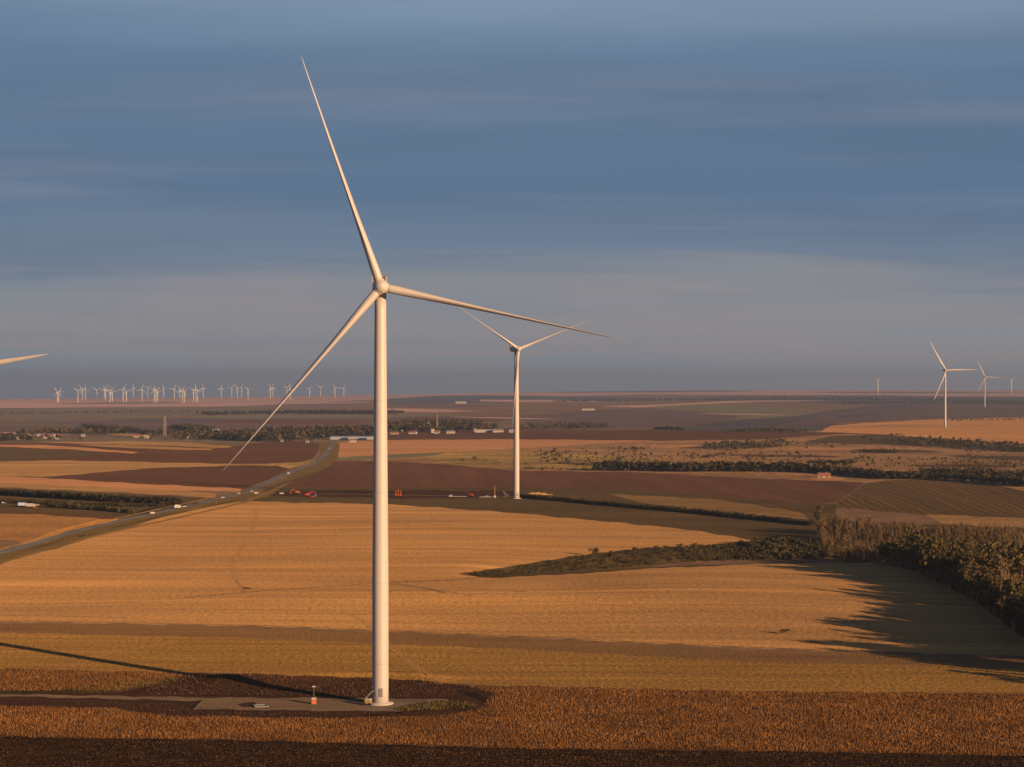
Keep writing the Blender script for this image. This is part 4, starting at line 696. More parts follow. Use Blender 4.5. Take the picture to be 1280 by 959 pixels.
BELTS = [
 ('tree_belt', 'dark tree belt along the top of the brown ploughed field', [(745, 588.5), (800, 589), (860, 590), (900, 589.5), (960, 590), (1020, 591)], 3.5, 9, 14, 4),
 ('tree_belt', 'low hedge line left of the dark tree belt above the ploughed field', [(640, 587), (700, 588), (745, 588.5)], 5, 2, 5, 1),
 ('tree_belt', 'tree belt between the rough grassland and the striped green field', [(1010, 590), (1060, 595), (1100, 599), (1170, 600), (1220, 603), (1290, 609)], 4.5, 6, 11, 5),
 ('tree_belt', 'bushy grove at the right edge above the striped field', [(1150, 594), (1220, 597), (1300, 600)], 5, 6, 11, 6),
 ('tree_belt', 'short dark thicket on the pinkish grassland', [(1010, 581), (1064, 582)], 5, 5, 9, 3),
 ('tree_belt', 'small dark thicket below the orange stubble hill', [(1076, 566), (1120, 567)], 6, 5, 8, 4),
 ('tree_belt', 'faint scrub row below the second far turbine hill', [(1185, 526), (1280, 525), (1320, 525)], 16, 5, 10, 1),
 ('orchard_row', 'dark dense orchard row, the upper one at left', [(-60, 617), (0, 619), (70, 623), (140, 627.5), (222, 631)], 2.5, 5, 7.5, 3),
 ('orchard_row', 'dark orchard row below the upper one, reaching the road', [(60, 634), (120, 638), (165, 642)], 3.0, 3, 5.5, 2),
 ('orchard_row', 'green orchard planting behind the parked trucks at left', [(-60, 627), (0, 629), (60, 631), (120, 633), (200, 634)], 4.5, 2.5, 4.5, 4),
 ('tree_belt', 'diagonal dark plantation behind the left village', [(104, 534), (130, 536), (160, 540)], 12, 10, 16, 3),
 ('tree_belt', 'wedge shaped dark plantation behind the lattice mast', [(214, 534), (232, 537), (245, 540)], 12, 10, 16, 5),
 ('tree_belt', 'long dark far wood left of the main tower', [(265, 519), (330, 518), (400, 517.5), (480, 518)], 28, 16, 26, 6),
 ('tree_belt', 'dim far tree line at the left edge', [(-60, 519), (40, 519), (130, 516), (260, 516)], 40, 10, 20, 2),
 ('tree_belt', 'short dark hedge at the foot of the mauve hill', [(818, 537), (850, 538.5)], 10, 8, 13, 2),
 ('tree_belt', 'row of trees below the dark far slope', [(905, 541), (960, 539), (1000, 540)], 14, 6, 12, 2),
 ('tree_belt', 'bluish far woodland strip in the right half', [(700, 503), (760, 501.5), (850, 501), (960, 500), (1100, 502), (1280, 503)], 45, 16, 30, 3),
 ('tree_belt', 'second far woodland strip above the mauve hill on the right', [(1060, 506), (1150, 505), (1280, 506)], 40, 14, 22, 2),
]
def grove(P, n, h0, h1, label, keep=34, thr=-.2):
    WP = world_poly(P); xs = [p[0] for p in WP]; ys = [p[1] for p in WP]; out = []; tries = 0
    while len(out) < n and tries < n * 30:
        tries += 1; X, Y = rs.uniform(min(xs), max(xs)), rs.uniform(min(ys), max(ys))
        if inside(X, Y, WP) and math.sin(X * .013 + 2 * math.sin(Y * .004)) + math.sin(Y * .009 + X * .003) + rs.normal(0, .5) > thr: out.append((('tree', 'autumn', 'tree', 'bush')[rs.randint(4)], X, Y, rs.uniform(h0, h1)))
    out = [(k, x, y, h * (.6 if k == 'bush' else 1)) for k, x, y, h in out]
    mass('village_trees', label, 'trees', out, {'tree': 'leaf_dark_green', 'bush': 'leaf_dark_green', 'autumn': 'leaf_autumn_olive'}, keep)
grove([(0, 545), (60, 541), (130, 540), (200, 541), (280, 543), (283, 551), (180, 550), (60, 551.5), (-40, 552), (-60, 546)], 900, 5, 11, 'mottled trees and gardens of the far left village')
grove([(280, 545), (330, 541), (400, 539), (480, 538), (480, 545), (416, 549), (412, 552), (300, 552), (280, 551)], 800, 9, 15, 'deep belt of village trees left of the main tower', 40, -1)
grove([(478, 535), (530, 531), (560, 529), (600, 532), (622, 538), (600, 540), (478, 541)], 600, 9, 16, 'trees covering the village around the church', 40, -.8)
grove([(640, 533), (700, 532), (760, 534), (760, 537), (640, 537)], 160, 7, 12, 'loose far trees right of the second turbine')
grove([(1050, 545), (1100, 544), (1180, 550), (1280, 557), (1280, 566), (1170, 560), (1090, 553)], 420, 3, 7, 'olive scrub mottling the foot of the orange stubble hill', 30, .3)
grove([(650, 566), (760, 563), (880, 572), (870, 584), (700, 584)], 150, 1.5, 4, 'thin low scrub mottling the yellow grassland', 24, .5)
grove([(900, 566), (1280, 572), (1280, 590), (1120, 590), (900, 580)], 300, 1.5, 4.5, 'low scrub mottling the brown rough grassland', 24, .5)
grove([(880, 556), (975, 551), (1000, 556), (960, 562), (880, 564)], 220, 3, 7, 'olive scrub thicket behind the rough grassland', 30, .2)
for nm, lb, line, sp, h0, h1, wd in BELTS: mass(nm, lb, 'orchard' if nm[0] == 'o' else 'trees', band(line, sp * (.55 if sp > 9 else .8), h0 * (.6 if sp > 9 else .75), h1 * (.62 if sp > 9 else .8), ('tree', 'tree', 'bush') if sp > 6 and nm[0] == 't' else ('bush' if nm[0] == 'o' else ('tree', 'autumn', 'bush')), wd, sp * (.8 if sp < 20 else .5)), {'tree': 'leaf_dark_green', 'bush': 'leaf_dark_green', 'autumn': 'leaf_autumn_olive'}, 20 if sp > 8 else 60)

# ------------------------------------------------------------------ standing dry crop in the foreground
def crop(outline, name, label, col, spx=.40, spy=.45, h=(.3, .62), wd=(.03, .08)):
    WP = world_poly(densify(outline, 60)); xs = [p[0] for p in WP]; ys = [p[1] for p in WP]
    X, Y = np.meshgrid(np.arange(min(xs), max(xs), spx), np.arange(min(ys), max(ys), spy)); X = X.ravel() + rs.uniform(-.3, .3, X.size); Y = Y.ravel() + rs.uniform(-.22, .22, Y.size)
    ins = np.zeros(X.size, bool); j = len(WP) - 1; Yt = Y + .7 * np.sin(X * .37) + .6 * np.sin(X * .11 + 1) + rs.normal(0, .45, X.size); Xt = X + rs.normal(0, .6, X.size)
    for i in range(len(WP)):
        (xi, yi), (xj, yj) = WP[i], WP[j]
        if yi != yj: ins ^= ((yi > Yt) != (yj > Yt)) & (Xt < (xj - xi) * (Yt - yi) / (yj - yi) + xi)
        j = i
    gap = np.sin(X * .21 + 2 * np.sin(Y * .13)) * np.sin(Y * .27 + X * .05) + rs.normal(0, .5, X.size); ins &= gap < 1.05; ins &= np.abs(X / Y * F) < 740
    X, Y = X[ins], Y[ins]; n = len(X); Z = height(X, Y) - .03; H_ = rs.uniform(*h, n) * (1 + .25 * np.sin(X * .31) * np.sin(Y * .4)); a = rs.uniform(0, PI, n); w = rs.uniform(*wd, n); lx, ly = rs.normal(0, .07, n), rs.normal(0, .07, n)
    V = np.stack([np.stack([X - w * np.cos(a), Y - w * np.sin(a), Z], 1), np.stack([X + w * np.cos(a), Y + w * np.sin(a), Z], 1), np.stack([X + lx + w * .6 * np.cos(a), Y + ly + w * .6 * np.sin(a), Z + H_], 1), np.stack([X + lx - w * .7 * np.cos(a), Y + ly - w * .7 * np.sin(a), Z + H_ * .9], 1)], 1).reshape(-1, 3)
    me = stuff_mesh(name, V, col); o = bpy.data.objects.new(name, me); COL.objects.link(o); tag(o, label, 'crop', kind='stuff'); return n
M_CROP = leaf_mat('dry_crop_leaf', G(33, 16.5, 5), G(25, 12.5, 4), G(17, 8.5, 3))
M_WEED = leaf_mat('yellow_weed', G(13, 10, 3.5), G(9, 7, 2.6), G(6.5, 5, 2.2))
crop([(-60, 882), (140, 886), (210, 896.5), (450, 898.5), (560, 895), (604, 885), (620, 868), (590, 858.5), (640, 858.5), (960, 865.5), (1340, 869), (1340, 946), (960, 938.5), (640, 935), (320, 925.5), (-60, 919.5)], 'dry_crop', 'standing rust brown dry crop in the wide foreground strip', M_CROP)
crop([(-60, 835), (0, 836.5), (185, 840.5), (230, 843), (203, 852), (150, 863), (-60, 864.5)], 'dry_crop', 'standing rust brown dry crop left of the dug soil, behind the track', M_CROP)
crop([(60, 863), (110, 859.5), (150, 854), (215, 847), (222, 850), (180, 859), (140, 865.5)], 'weeds', 'yellow green weeds on the corner of the dug soil', M_WEED, .5, .5, (.3, .8))
crop([(492, 886), (520, 880.5), (550, 877), (585, 878), (600, 884), (578, 886), (545, 889), (510, 890)], 'weeds', 'yellow green weeds on the low mound right of the tower foot', M_WEED, .45, .45, (.3, .9))
M_CLOD = leaf_mat('soil_clods', G(9, 5, 2.8), G(6, 3.5, 2), G(14, 8, 4.4))
crop([(190, 852), (235, 844), (300, 844), (480, 850), (545, 855), (575, 862), (560, 870), (470, 871), (180, 868)], 'soil_clods', 'loose dark clods on the bank of dug soil behind the pad', M_CLOD, .9, .9, (.08, .3), (.1, .3))
crop([(10, 876), (230, 880), (234, 888), (450, 891), (520, 890), (500, 894), (210, 894), (140, 883)], 'soil_clods', 'loose dark clods on the bare strip in front of the pad', M_CLOD, 1.0, 1.0, (.06, .22), (.1, .26))
M_RES = leaf_mat('straw_residue', G(13, 7, 3), G(5.5, 3, 1.5), G(3.2, 1.9, 1.1))
crop([(-60, 921), (320, 927), (640, 937), (960, 940.5), (1340, 947), (1340, 975), (-60, 975)], 'plough_clods', 'dark clods and straw residue on the ploughed strip along the bottom edge', M_RES, .6, .75, (.05, .2), (.08, .3))
crop([(185, 842.5), (300, 843), (480, 849), (545, 853), (600, 860), (600, 862), (545, 856), (480, 851), (300, 846), (200, 846)], 'weeds', 'dry stalks along the top of the bank of dug soil', M_CROP, .8, .8, (.4, 1.2))

# ------------------------------------------------------------------ things by the near turbine
M_WHITE = mat('white_paint', (.36, .35, .34), rough=.5); M_ORANGE = mat('orange_red_paint', (.48, .12, .05), rough=.45); M_YEL = mat('yellow_paint', (.30, .21, .06), rough=.45)
M_RED = mat('red_paint', (.34, .045, .035), rough=.4); M_BLACK = mat('black_rubber', (.02, .02, .02), rough=.8); M_GLASS = mat('dark_window', (.03, .04, .05), rough=.1, spec=.6); M_DKG = mat('dark_green_paint', (.06, .10, .04), rough=.6)
M_STEEL = mat('pale_steel', (.26, .26, .26), rough=.4, metal=.3)
p = at(392.3, 880); r = empty('site_beacon', p, .1); tag(r, 'small red and white cabinet with a lamp mast on the gravel pad', 'light mast')
MB().box((0, 0, .72), (1.25, 1.05, 1.2), bev=.05).build('cabinet', M_ORANGE, r); MB().box((0, 0, 1.52), (1.27, 1.07, .4), bev=.05).build('cabinet_top', M_WHITE, r)
MB().box((0, 0, .06), (1.45, 1.2, .12)).build('base', M_GREY, r); mm = MB(); mm.bar((0, 0, 1.7), (0, 0, 4.5), .22, .16); mm.bar((0, 0, 2.6), (0, 0, 2.8), .34); mst = mm.build('mast', M_DKG, r); MB().box((0, -.1, 4.62), (.95, .4, .3), bev=.05).build('lamp_head', M_WHITE, mst)
p = at(460, 881.5); r = empty('work_lift', p, -.2); tag(r, 'small yellow and grey machine with raised lattice arm at the tower foot', 'machine')
MB().box((0, 0, .95), (1.9, 1.2, .8), bev=.12).build('hood', M_YEL, r); MB().box((.1, 0, 1.55), (1.7, 1.1, .4), bev=.1).build('cover', M_WHITE, r); MB().box((0, 0, .45), (2.0, 1.1, .2)).build('chassis', M_GREY, r)
for sx in (-.7, .7):
    for sy in (-.6, .6): MB().lathe([(.34, -.13), (.36, 0), (.34, .13)], 14, (sx, sy, .34), Matrix.Rotation(PI / 2, 3, 'X')).build('wheel', M_BLACK, r, True)
a = MB(); A0, A1 = Vector((-.9, 0, 1.3)), Vector((1.3, .3, 3.6))
for dz in (0, .38): a.bar(A0 + Vector((0, 0, dz)), A1 + Vector((0, 0, dz)), .1)
for k in range(7): q = A0.lerp(A1, k / 7); q2 = A0.lerp(A1, (k + 1) / 7); a.bar(q, q2 + Vector((0, 0, .38)), .07)
a.bar(A1, A1 + Vector((1.4, .1, .15)), .12); a.build('arm', M_STEEL, r)
# service stairs to the tower door
r = empty('service_steps', at(467, 878.8), math.radians(-25)); tag(r, 'narrow grey steel steps leading up to the tower door', 'steps')
for k in range(7): MB().box((-1.4 + k * .25, 0, .2 + k * .22), (.26, .9, .05)).build('tread', M_STEEL, r)
for sy in (-.47, .47): b = MB(); b.bar((-1.5, sy, .05), (.2, sy, 1.6), .09); b.bar((-1.5, sy, 1.0), (.2, sy, 2.55), .05); b.bar((-1.5, sy, .05), (-1.5, sy, 1.0), .05); b.bar((.2, sy, 0), (.2, sy, 2.55), .07); b.build('stringer', M_STEEL, r)
# flat steel frame on the pad
p = at(326, 883); r = empty('steel_frame', p, math.radians(18)); tag(r, 'pale flat steel frame lying on the gravel pad', 'frame')
b = MB(); [b.box((0, sy * 1.6, .14), (3.6, .12, .16)) for sy in (-1, 1)]; b.build('side_rail', M_STEEL, r)
b = MB(); [b.box((sx * 1.7, 0, .145), (.22, 2.98, .2)) for sx in (-1, 1)]; b.build('end_rail', M_STEEL, r); MB().box((0, 0, .07), (3.1, 2.9, .05)).build('plate', M_GREY, r)

# ------------------------------------------------------------------ vehicles and site machines
def car(px, py, rz, paint, label, group=None, van=False, s=1.0):
    r = empty('parked_van' if van else 'car', at(px, py), rz); r.scale = (s * .72,) * 3; tag(r, label, 'van' if van else 'car', group)
    h = 1.5 if van else .75; MB().box((0, 0, .3 + h / 2), (4.6, 1.85, h), bev=.15).build('body', paint, r)
    if van: MB().box((1.75, 0, 1.45), (.9, 1.7, .5)).build('windscreen', M_GLASS, r)
    else: cb = MB().box((-.2, 0, 1.3), (2.5, 1.65, .6), taper=.75).build('cabin', M_GLASS, r); MB().box((-.2, 0, 1.615), (1.85, 1.2, .05)).build('roof', paint, cb)
    for sx in (-1.45, 1.45):
        for sy in (-.85, .85): MB().lathe([(.33, -.11), (.34, 0), (.33, .11)], 12, (sx, sy, .33), Matrix.Rotation(PI / 2, 3, 'X')).build('wheel', M_BLACK, r, True)
    return r
def truck(px, py, rz, cabp, boxp, label, group=None, L_=7.0, s=1.0):
    r = empty('truck', at(px, py), rz); r.scale = (s,) * 3; tag(r, label, 'truck', group)
    c = MB().box((L_ / 2 + 1.0, 0, 1.75), (2.0, 2.3, 2.3), bev=.15).build('cab', cabp, r); MB().box((L_ / 2 + 2.01, 0, 2.15), (.04, 1.9, .8)).build('windscreen', M_GLASS, c)
    MB().box((0, 0, 2.15), (L_ - .2, 2.45, 2.4), bev=.06).build('cargo_box', boxp, r); MB().box((.6, 0, .75), (L_ + 2.4, 1.2, .3)).build('chassis', M_GREY, r)
    for sx in (-L_ / 2 + 1, -L_ / 2 + 2.2, L_ / 2 + 1):
        for sy in (-1.05, 1.05): MB().lathe([(.5, -.16), (.52, 0), (.5, .16)], 12, (sx, sy, .5), Matrix.Rotation(PI / 2, 3, 'X')).build('wheel', M_BLACK, r, True)
    return r
def excavator(px, py, rz, paint, label, s=1.0, up=0.0):
    r = empty('excavator', at(px, py), rz); r.scale = (s,) * 3; tag(r, label, 'excavator', 'site machines')
    for sy in (-1.1, 1.1): MB().box((0, sy, .5), (4.0, .6, .9), bev=.25).build('track', M_BLACK, r)
    b = MB(); b.box((-.5, 0, 1.7), (3.6, 2.5, 1.3), bev=.2); b.build('engine_housing', paint, r)
    c = MB().box((.7, .75, 2.5), (1.5, 1.0, 1.5), bev=.1).build('cab', paint, r); MB().box((.75, .75, 2.6), (1.52, 1.02, .8)).build('window', M_GLASS, c)
    b = MB(); b.bar((1.0, -.4, 1.8), (3.2, -.4, 4.0 + up), .55, .45); b.bar((3.2, -.4, 4.0 + up), (5.2, -.4, 3.2 + up), .45, .35); bm_ = b.build('boom', paint, r)
    b = MB(); b.bar((5.2, -.4, 3.4 + up), (5.9, -.4, 1.2 + up), .35, .28); ar = b.build('arm', paint, r); MB().box((5.7, -.4, .75 + up), (.9, 1.1, .9), taper=1.25).build('bucket', M_GREY, ar)
    return r
excavator(385, 620.8, .2, M_RED, 'red excavator with raised boom, the left and brightest on the works track', 1.0)
excavator(371, 617.5, 2.9, M_ORANGE, 'orange excavator just left of the bright red one', .9)
excavator(588, 621, 2.6, M_RED, 'red excavator left of the second turbine', .85)
car(391, 621.5, .2, M_RED, 'red pickup parked right beside the red excavator', 'site vehicles'); car(352, 618, .1, M_WHITE, 'white van left of the orange excavator on the works track', 'site vehicles', van=True)
car(320, 617.5, .3, M_WHITE, 'white van at the road junction, right one of two', 'site vehicles', van=True); car(314, 615, .8, M_WHITE, 'white car at the road junction by the works track', 'site vehicles')
car(190, 642.5, .65, M_WHITE, 'white van on the verge between orchard and road', 'site vehicles', van=True); truck(220, 636, .55, M_WHITE, M_WHITE, 'white truck driving on the country road', 'vehicles on the country road', 4, .8)
car(230, 634, .55, M_WHITE, 'white car following the truck on the country road', 'vehicles on the country road'); car(360, 592.5, .9, M_WHITE, 'white van higher up the country road by the brown field', 'vehicles on the country road', van=True)
car(245, 630.5, .55, M_BLACK, 'dark car right of the white car on the country road', 'vehicles on the country road'); car(392, 579, .8, M_STEEL, 'silver car near the bend of the country road', 'vehicles on the country road'); car(278, 622.5, .55, M_STEEL, 'silver car on the road left of the junction', 'vehicles on the country road')
car(298, 617.5, .55, M_WHITE, 'pale car on the road just before the junction', 'vehicles on the country road'); car(411, 561, 1.2, M_WHITE, 'pale car at the far end of the country road', 'vehicles on the country road')
M_BLUE = mat('pale_blue_paint', (.35, .48, .70), rough=.5)
truck(27, 633.5, .05, M_WHITE, M_BLUE, 'pale blue box truck parked in the orchard at left', 'trucks in the orchard', 5.5, .85); truck(37, 634.5, .05, M_WHITE, M_WHITE, 'white box truck right of the pale blue one in the orchard', 'trucks in the orchard', 5.0, .85)
car(44.5, 635.5, .1, M_RED, 'red car at the right end of the orchard trucks', 'trucks in the orchard'); car(5, 629.5, .2, M_WHITE, 'white van alone in the orchard at the left edge', 'trucks in the orchard', van=True); car(46, 632.6, .1, M_YEL, 'yellow van behind the red car in the orchard', 'trucks in the orchard', van=True)
def posts(px, py, n, label):
    r = empty('marker_posts', at(px, py), 0); tag(r, label, 'posts')
    for k in range(n): MB().bar((k * 1.8, 0, 0), (k * 1.8, 0, 4.2 + (k % 2) * .6), .45, .35).build('post', M_ORANGE, r)
    MB().box((1.6, 1, .5), (5, .5, .8)).build('beam', M_ORANGE, r)
posts(495, 620, 3, 'group of orange steel posts right of the main tower')
r = empty('drilling_rig', at(618.5, 622.2)); tag(r, 'tall thin yellow rig standing left of the second turbine', 'rig')
MB().box((0, 0, .8), (1.8, 1.5, 1.6), bev=.1).build('cabinet', M_WHITE, r); MB().bar((0, 0, 1.6), (0, 0, 9), .5, .35).build('mast', M_YEL, r)
r = empty('conveyor', at(636, 622), math.radians(160)); tag(r, 'grey inclined conveyor left of the second turbine foot', 'conveyor'); b = MB(); b.bar((0, 0, .8), (4.8, 0, 4.6), .6, .5); b.build('belt_frame', M_STEEL, r); b = MB(); b.bar((3, -.8, 0), (3.6, 0, 3.5), .2); b.bar((3, .8, 0), (3.6, 0, 3.5), .2); b.build('leg', M_GREY, r)
r = empty('blade_rack', at(572, 621.5), .02); tag(r, 'long low pale rack of parts beside the works track', 'rack'); MB().box((0, 0, .5), (14, 2, .5)).build('bed', M_STEEL, r); MB().box((-5, 0, 1.2), (2, 1.6, 1.0), bev=.1).build('crate', M_WHITE, r)
r = empty('parts_rack', at(607, 622), .02); tag(r, 'short pale rack of parts left of the yellow rig', 'rack'); MB().box((0, 0, .5), (9, 2, .6)).build('bed', M_STEEL, r); MB().box((1, 0, 1.1), (3, 1.4, .6)).build('crate', M_STEEL, r)
# straw coloured spoil heap right of the second turbine
r = empty('straw_stack', at(673, 618.5)); tag(r, 'long low straw coloured stack right of the second turbine foot', 'stack')
V, Fc = [], []
for i in range(15):
    t = i / 14; x = -11 + 22 * t; h = 2.0 * math.sin(PI * min(1, t * 1.15 + .02)) ** .5 * (1 + .15 * math.sin(i * 2.1)) if t < .85 else .5
    for yy, zz in ((-2.2, -.3), (-1.4, h * .8), (0, h), (1.4, h * .8), (2.2, -.3)): V.append((x, yy, max(zz, -.3)))
for i in range(14):
    for k in range(4): Fc.append((i * 5 + k, i * 5 + k + 1, i * 5 + k + 6, i * 5 + k + 5))
mesh_obj('straw', V, Fc, mat('straw', (.34, .21, .08), rough=.95, var=.25), r)
# rusty roof farm shed by the striped field
# ------------------------------------------------------------------ villages
M_WALL = mat('white_wall', (.46, .44, .41), rough=.9); M_WALL2 = mat('cream_wall', (.36, .31, .25), rough=.9); M_ROOF = mat('red_tile_roof', (.26, .12, .08), rough=.9); M_ROOFG = mat('grey_sheet_roof', (.22, .22, .23), rough=.6); M_ROOFW = mat('white_sheet_roof', (.42, .41, .39), rough=.6)
def house(px, py, w, dp, h, wall, roof, label, rz=0.0, rh=None, group='village houses', cat='house', name='village_house'):
    w *= .72; dp *= .8; h *= .8; rh = (rh or w * .28) * .75
    r = empty(name, at(px, py) - Vector((0, 0, .3)), rz); tag(r, label, cat, group); rh = rh if rh is not None else w * .28
    V = [(-w / 2, -dp / 2, 0), (w / 2, -dp / 2, 0), (w / 2, dp / 2, 0), (-w / 2, dp / 2, 0), (-w / 2, -dp / 2, h), (w / 2, -dp / 2, h), (w / 2, dp / 2, h), (-w / 2, dp / 2, h), (-w / 2, 0, h + rh - .15), (w / 2, 0, h + rh - .15)]
    mesh_obj('wall', V, [(0, 1, 5, 4), (2, 3, 7, 6), (1, 2, 6, 9, 5), (3, 0, 4, 8, 7)], wall, r); ov = .5
    V = [(-w / 2 - ov, -dp / 2 - ov, h - ov * rh / dp * 2), (w / 2 + ov, -dp / 2 - ov, h - ov * rh / dp * 2), (w / 2 + ov, 0, h + rh), (-w / 2 - ov, 0, h + rh), (-w / 2 - ov, dp / 2 + ov, h - ov * rh / dp * 2), (w / 2 + ov, dp / 2 + ov, h - ov * rh / dp * 2)]
    V = V + [(a, b, c + .3) for a, b, c in V]
    rf = mesh_obj('roof', V, [(0, 3, 2, 1), (3, 4, 5, 2), (6, 7, 8, 9), (9, 8, 11, 10), (0, 1, 7, 6), (4, 10, 11, 5), (0, 6, 9, 3), (3, 9, 10, 4), (1, 2, 8, 7), (2, 5, 11, 8)], roof, r)
    if w < 16: MB().box((w * .22, dp * .12, h + rh + .3), (.8, .8, 1.6)).build('chimney', wall, rf)
    k = max(2, int(w / 6))
    for i in range(k): MB().box((-w / 2 + w * (i + .5) / k, -dp / 2 - .02, h * .5), (1.2, .12, 1.4)).build('window', M_GLASS, r)
    return r
HS = [(490, 538, 9, 8, 4, M_WALL, M_ROOFW, 'small white house below the church trees, nearest the main tower'), (502, 539, 9, 8, 4, M_WALL, M_ROOFG, 'small white house, second right of the main tower'), (493, 543, 20, 9, 3.5, M_WALL2, M_ROOF, 'long low cream farm building near the main tower'),
 (516, 542.5, 20, 9, 4, M_WALL, M_ROOF, 'low white farmhouse with red roof below the church'), (533, 539, 8, 8, 5, M_WALL, M_ROOFG, 'white house just left of the church'), (541, 541, 9, 8, 6, M_WALL, M_ROOFW, 'tall white house left of two farm sheds'), (546, 542, 14, 9, 4, M_WALL, M_ROOF, 'white farm shed beside the tall white house'),
 (554, 537, 8, 8, 4, M_WALL2, M_ROOF, 'cream house right of the lattice mast'), (563, 542, 22, 10, 4, M_WALL2, M_ROOFG, 'broad cream barn with grey roof in the village'), (570, 529, 12, 10, 6, M_WALL, M_ROOFW, 'white building on the rise above the village trees'), (595, 540, 9, 9, 7, M_WALL, M_ROOFW, 'white tower like building at the left end of the long barns'),
 (606, 540.5, 46, 12, 4, M_WALL, M_ROOFW, 'very long low white barn right in the village'), (622, 540.5, 28, 12, 4.5, M_WALL2, M_ROOFG, 'second long barn right of the very long white one'), (441, 553, 14, 10, 4.5, M_WALL, M_ROOF, 'white and orange farmhouse below the blue sheds'), (442, 539, 12, 9, 6, M_WALL, M_ROOFG, 'white house above the blue sheds'),
 (293, 543, 8, 8, 3, M_WALL, M_ROOF, 'pale cottage among trees left of the blade tip'), (352, 552, 8, 7, 3, M_WALL, M_ROOFG, 'small pale hut at the foot of the village trees'), (384, 553.5, 7, 7, 3, M_BLUE, M_ROOFG, 'small bluish hut near the end of the road'), (183, 548, 10, 8, 5, M_WALL2, M_ROOFW, 'cream house left of the lattice mast'), (170, 547, 14, 8, 3.5, M_WALL2, M_ROOF, 'low cream farm building left of the lattice mast'),
 (233, 548, 24, 9, 3.5, M_WALL2, M_ROOFG, 'long low shed right of the lattice mast'), (268, 541, 22, 12, 7, M_WALL2, M_ROOFG, 'pale grain barn right of the lattice mast'), (640, 541, 14, 10, 4, M_WALL2, M_ROOFW, 'pale barn touching the second tower in the picture'),
 (48, 546, 10, 8, 4, M_WALL, M_ROOFG, 'white house at the left end of the left village'), (57, 548, 9, 8, 4, M_WALL, M_ROOF, 'second white house of the left village'), (66, 545.5, 10, 8, 4, M_WALL2, M_ROOF, 'cream house of the left village'), (72, 549, 9, 8, 4, M_WALL, M_ROOFW, 'white roofed house of the left village'), (8, 548, 10, 8, 4, M_WALL, M_ROOFW, 'white house near the left edge'),
 (24, 549.5, 10, 8, 4, M_WALL2, M_ROOFG, 'grey roofed cream house near the left edge'), (36, 547, 9, 8, 4, M_WALL, M_ROOF, 'red roofed house near the left edge'), (104, 546, 10, 8, 4, M_WALL2, M_ROOFG, 'cream house right of the left village'), (735, 513, 60, 15, 6, M_WALL2, M_ROOFG, 'pale far farm complex on the mauve slope'), (576, 504.5, 60, 20, 9, M_WALL, M_ROOFW, 'tiny white far farm on the grey valley slope'), (1030, 597, 15, 8, 2.6, M_WALL2, M_ROOF, 'low red roofed farm shed between ploughed field and tree belt')]
for i, (px, py, w, dp, h, wl, rf, lb) in enumerate(HS): house(px, py, w, dp, h, wl, rf, lb, rz=.25 * math.sin(i * 1.7), rh=min(w * .28, 3.0))
# blue roofed greenhouse sheds left of the main tower
for k, (px, lb) in enumerate([(424, 'left long pale blue greenhouse left of the main tower'), (447, 'middle long pale blue greenhouse left of the main tower'), (470, 'right long pale blue greenhouse, partly behind the main tower')]):
    r = empty('greenhouse', at(px, 549.5) - Vector((0, 0, .3)), .03); tag(r, lb, 'greenhouse', 'pale blue greenhouses'); V, Fc = [], []; w = 31.
    for x in (-w / 2, w / 2):
        for j in range(9): a = PI * j / 8; V.append((x, -9 * math.cos(a), 1.2 + 5 * math.sin(a)))
    for j in range(8): Fc.append((j, j + 1, j + 10, j + 9))
    mesh_obj('cover', V, Fc, mat('greenhouse_film', (.30, .36, .44), rough=.35, spec=.5), r); MB().box((0, 0, .6), (w - .2, 17.8, 1.2)).build('base_wall', M_ROOFG, r)
# church
r = empty('church', at(537, 538) - Vector((0, 0, .3)), .2); tag(r, 'white village church with a grey spire rising above the trees', 'church'); r.scale = (.7, .7, .7)
MB().box((6, 0, 4), (14, 8, 8)).build('nave', M_WALL, r); V = [(-1, -4.6, 7.8), (13.4, -4.6, 7.8), (13.4, 0, 11), (-1, 0, 11), (-1, 4.6, 7.8), (13.4, 4.6, 7.8)]; mesh_obj('roof', V, [(0, 1, 2, 3), (3, 2, 5, 4), (0, 3, 4), (1, 5, 2)], M_ROOFG, r)
tw_ = MB().box((-2.5, 0, 8), (5, 5, 16)).build('bell_tower', M_WALL, r); MB().lathe([(3.6, 16), (2.2, 19), (.2, 27)], 8, (-2.5, 0, 0)).build('spire', M_ROOFG, tw_)
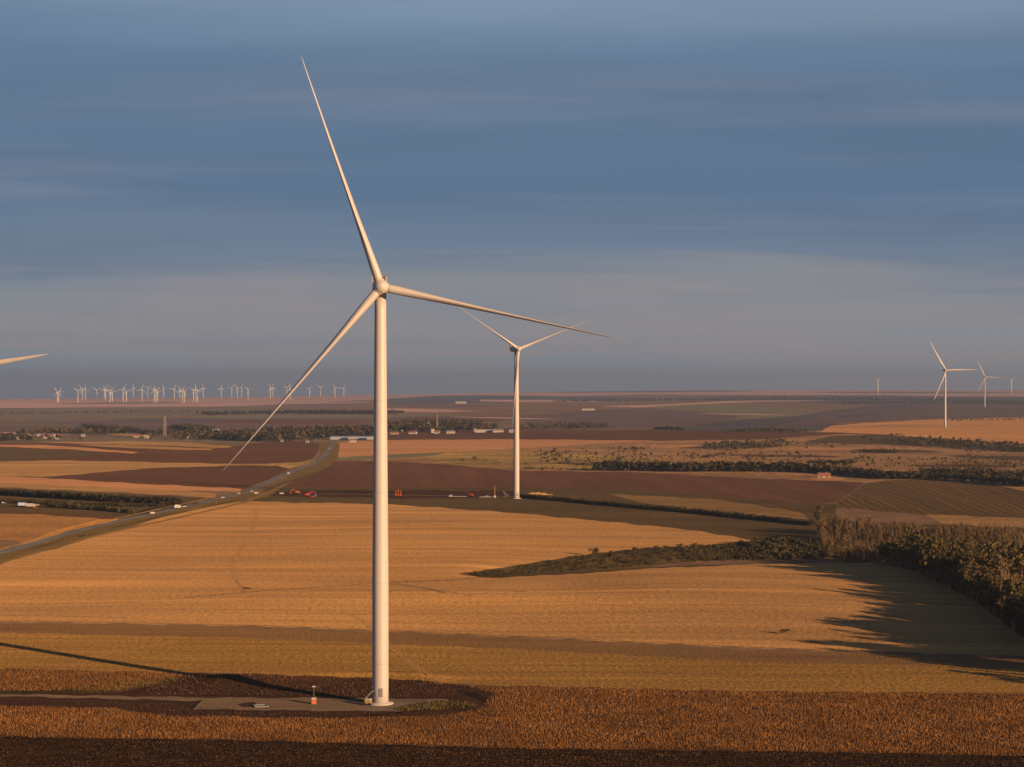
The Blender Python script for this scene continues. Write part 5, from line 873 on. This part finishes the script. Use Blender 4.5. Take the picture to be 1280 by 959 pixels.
# lattice masts
M_LAT = mat('red_white_mast', (.34, .25, .19), rough=.6, var=.2)
def lattice(px, py, H_, w0, w1, label, th=.45):
    r = empty('lattice_mast', at(px, py)); tag(r, label, 'mast', 'lattice masts'); n = 9
    for sx in (-1, 1):
        for sy in (-1, 1): MB().bar((sx * w0 / 2, sy * w0 / 2, 0), (sx * w1 / 2, sy * w1 / 2, H_), th, th * .8).build('leg', M_LAT, r)
    b = MB()
    for k in range(n):
        za, zb = H_ * k / n, H_ * (k + 1) / n; wa, wb = w0 + (w1 - w0) * k / n, w0 + (w1 - w0) * (k + 1) / n
        for s1, s2 in (((-1, -1), (1, -1)), ((1, -1), (1, 1)), ((1, 1), (-1, 1)), ((-1, 1), (-1, -1))):
            b.bar((s1[0] * wa / 2, s1[1] * wa / 2, za), (s2[0] * wb / 2, s2[1] * wb / 2, zb), th * .6); b.bar((s2[0] * wa / 2, s2[1] * wa / 2, za), (s1[0] * wb / 2, s1[1] * wb / 2, zb), th * .6)
    b.build('bracing', M_LAT, r); MB().bar((0, 0, H_), (0, 0, H_ * 1.12), th * .8, .1).build('antenna', M_LAT, r)
lattice(206, 547.5, 39, 4.0, 2.6, 'pale orange lattice mast standing in the left village', .32)
lattice(546.5, 540, 32, 4.0, 1.4, 'thin rusty lattice mast right of the church spire', .3)

# ------------------------------------------------------------------ haze
HZ = bpy.data.materials.new('haze'); HZ.use_nodes = True; nt = HZ.node_tree; nt.nodes.clear()
pv = N(nt, 'ShaderNodeVolumePrincipled'); pv.inputs['Color'].default_value = (.76, .88, 1.0, 1); pv.inputs['Density'].default_value = 6.0e-5; pv.inputs['Anisotropy'].default_value = .55
mo = N(nt, 'ShaderNodeOutputMaterial'); nt.links.new(pv.outputs[0], mo.inputs['Volume'])
b = MB(); zlo, zhi = -260.0, 200.0; b.box((0, 0, (zlo + zhi) / 2), (60000, 60000, zhi - zlo)); o = b.build('haze', HZ); tag(o, 'thin bluish evening haze over the whole plain', 'haze', kind='stuff')
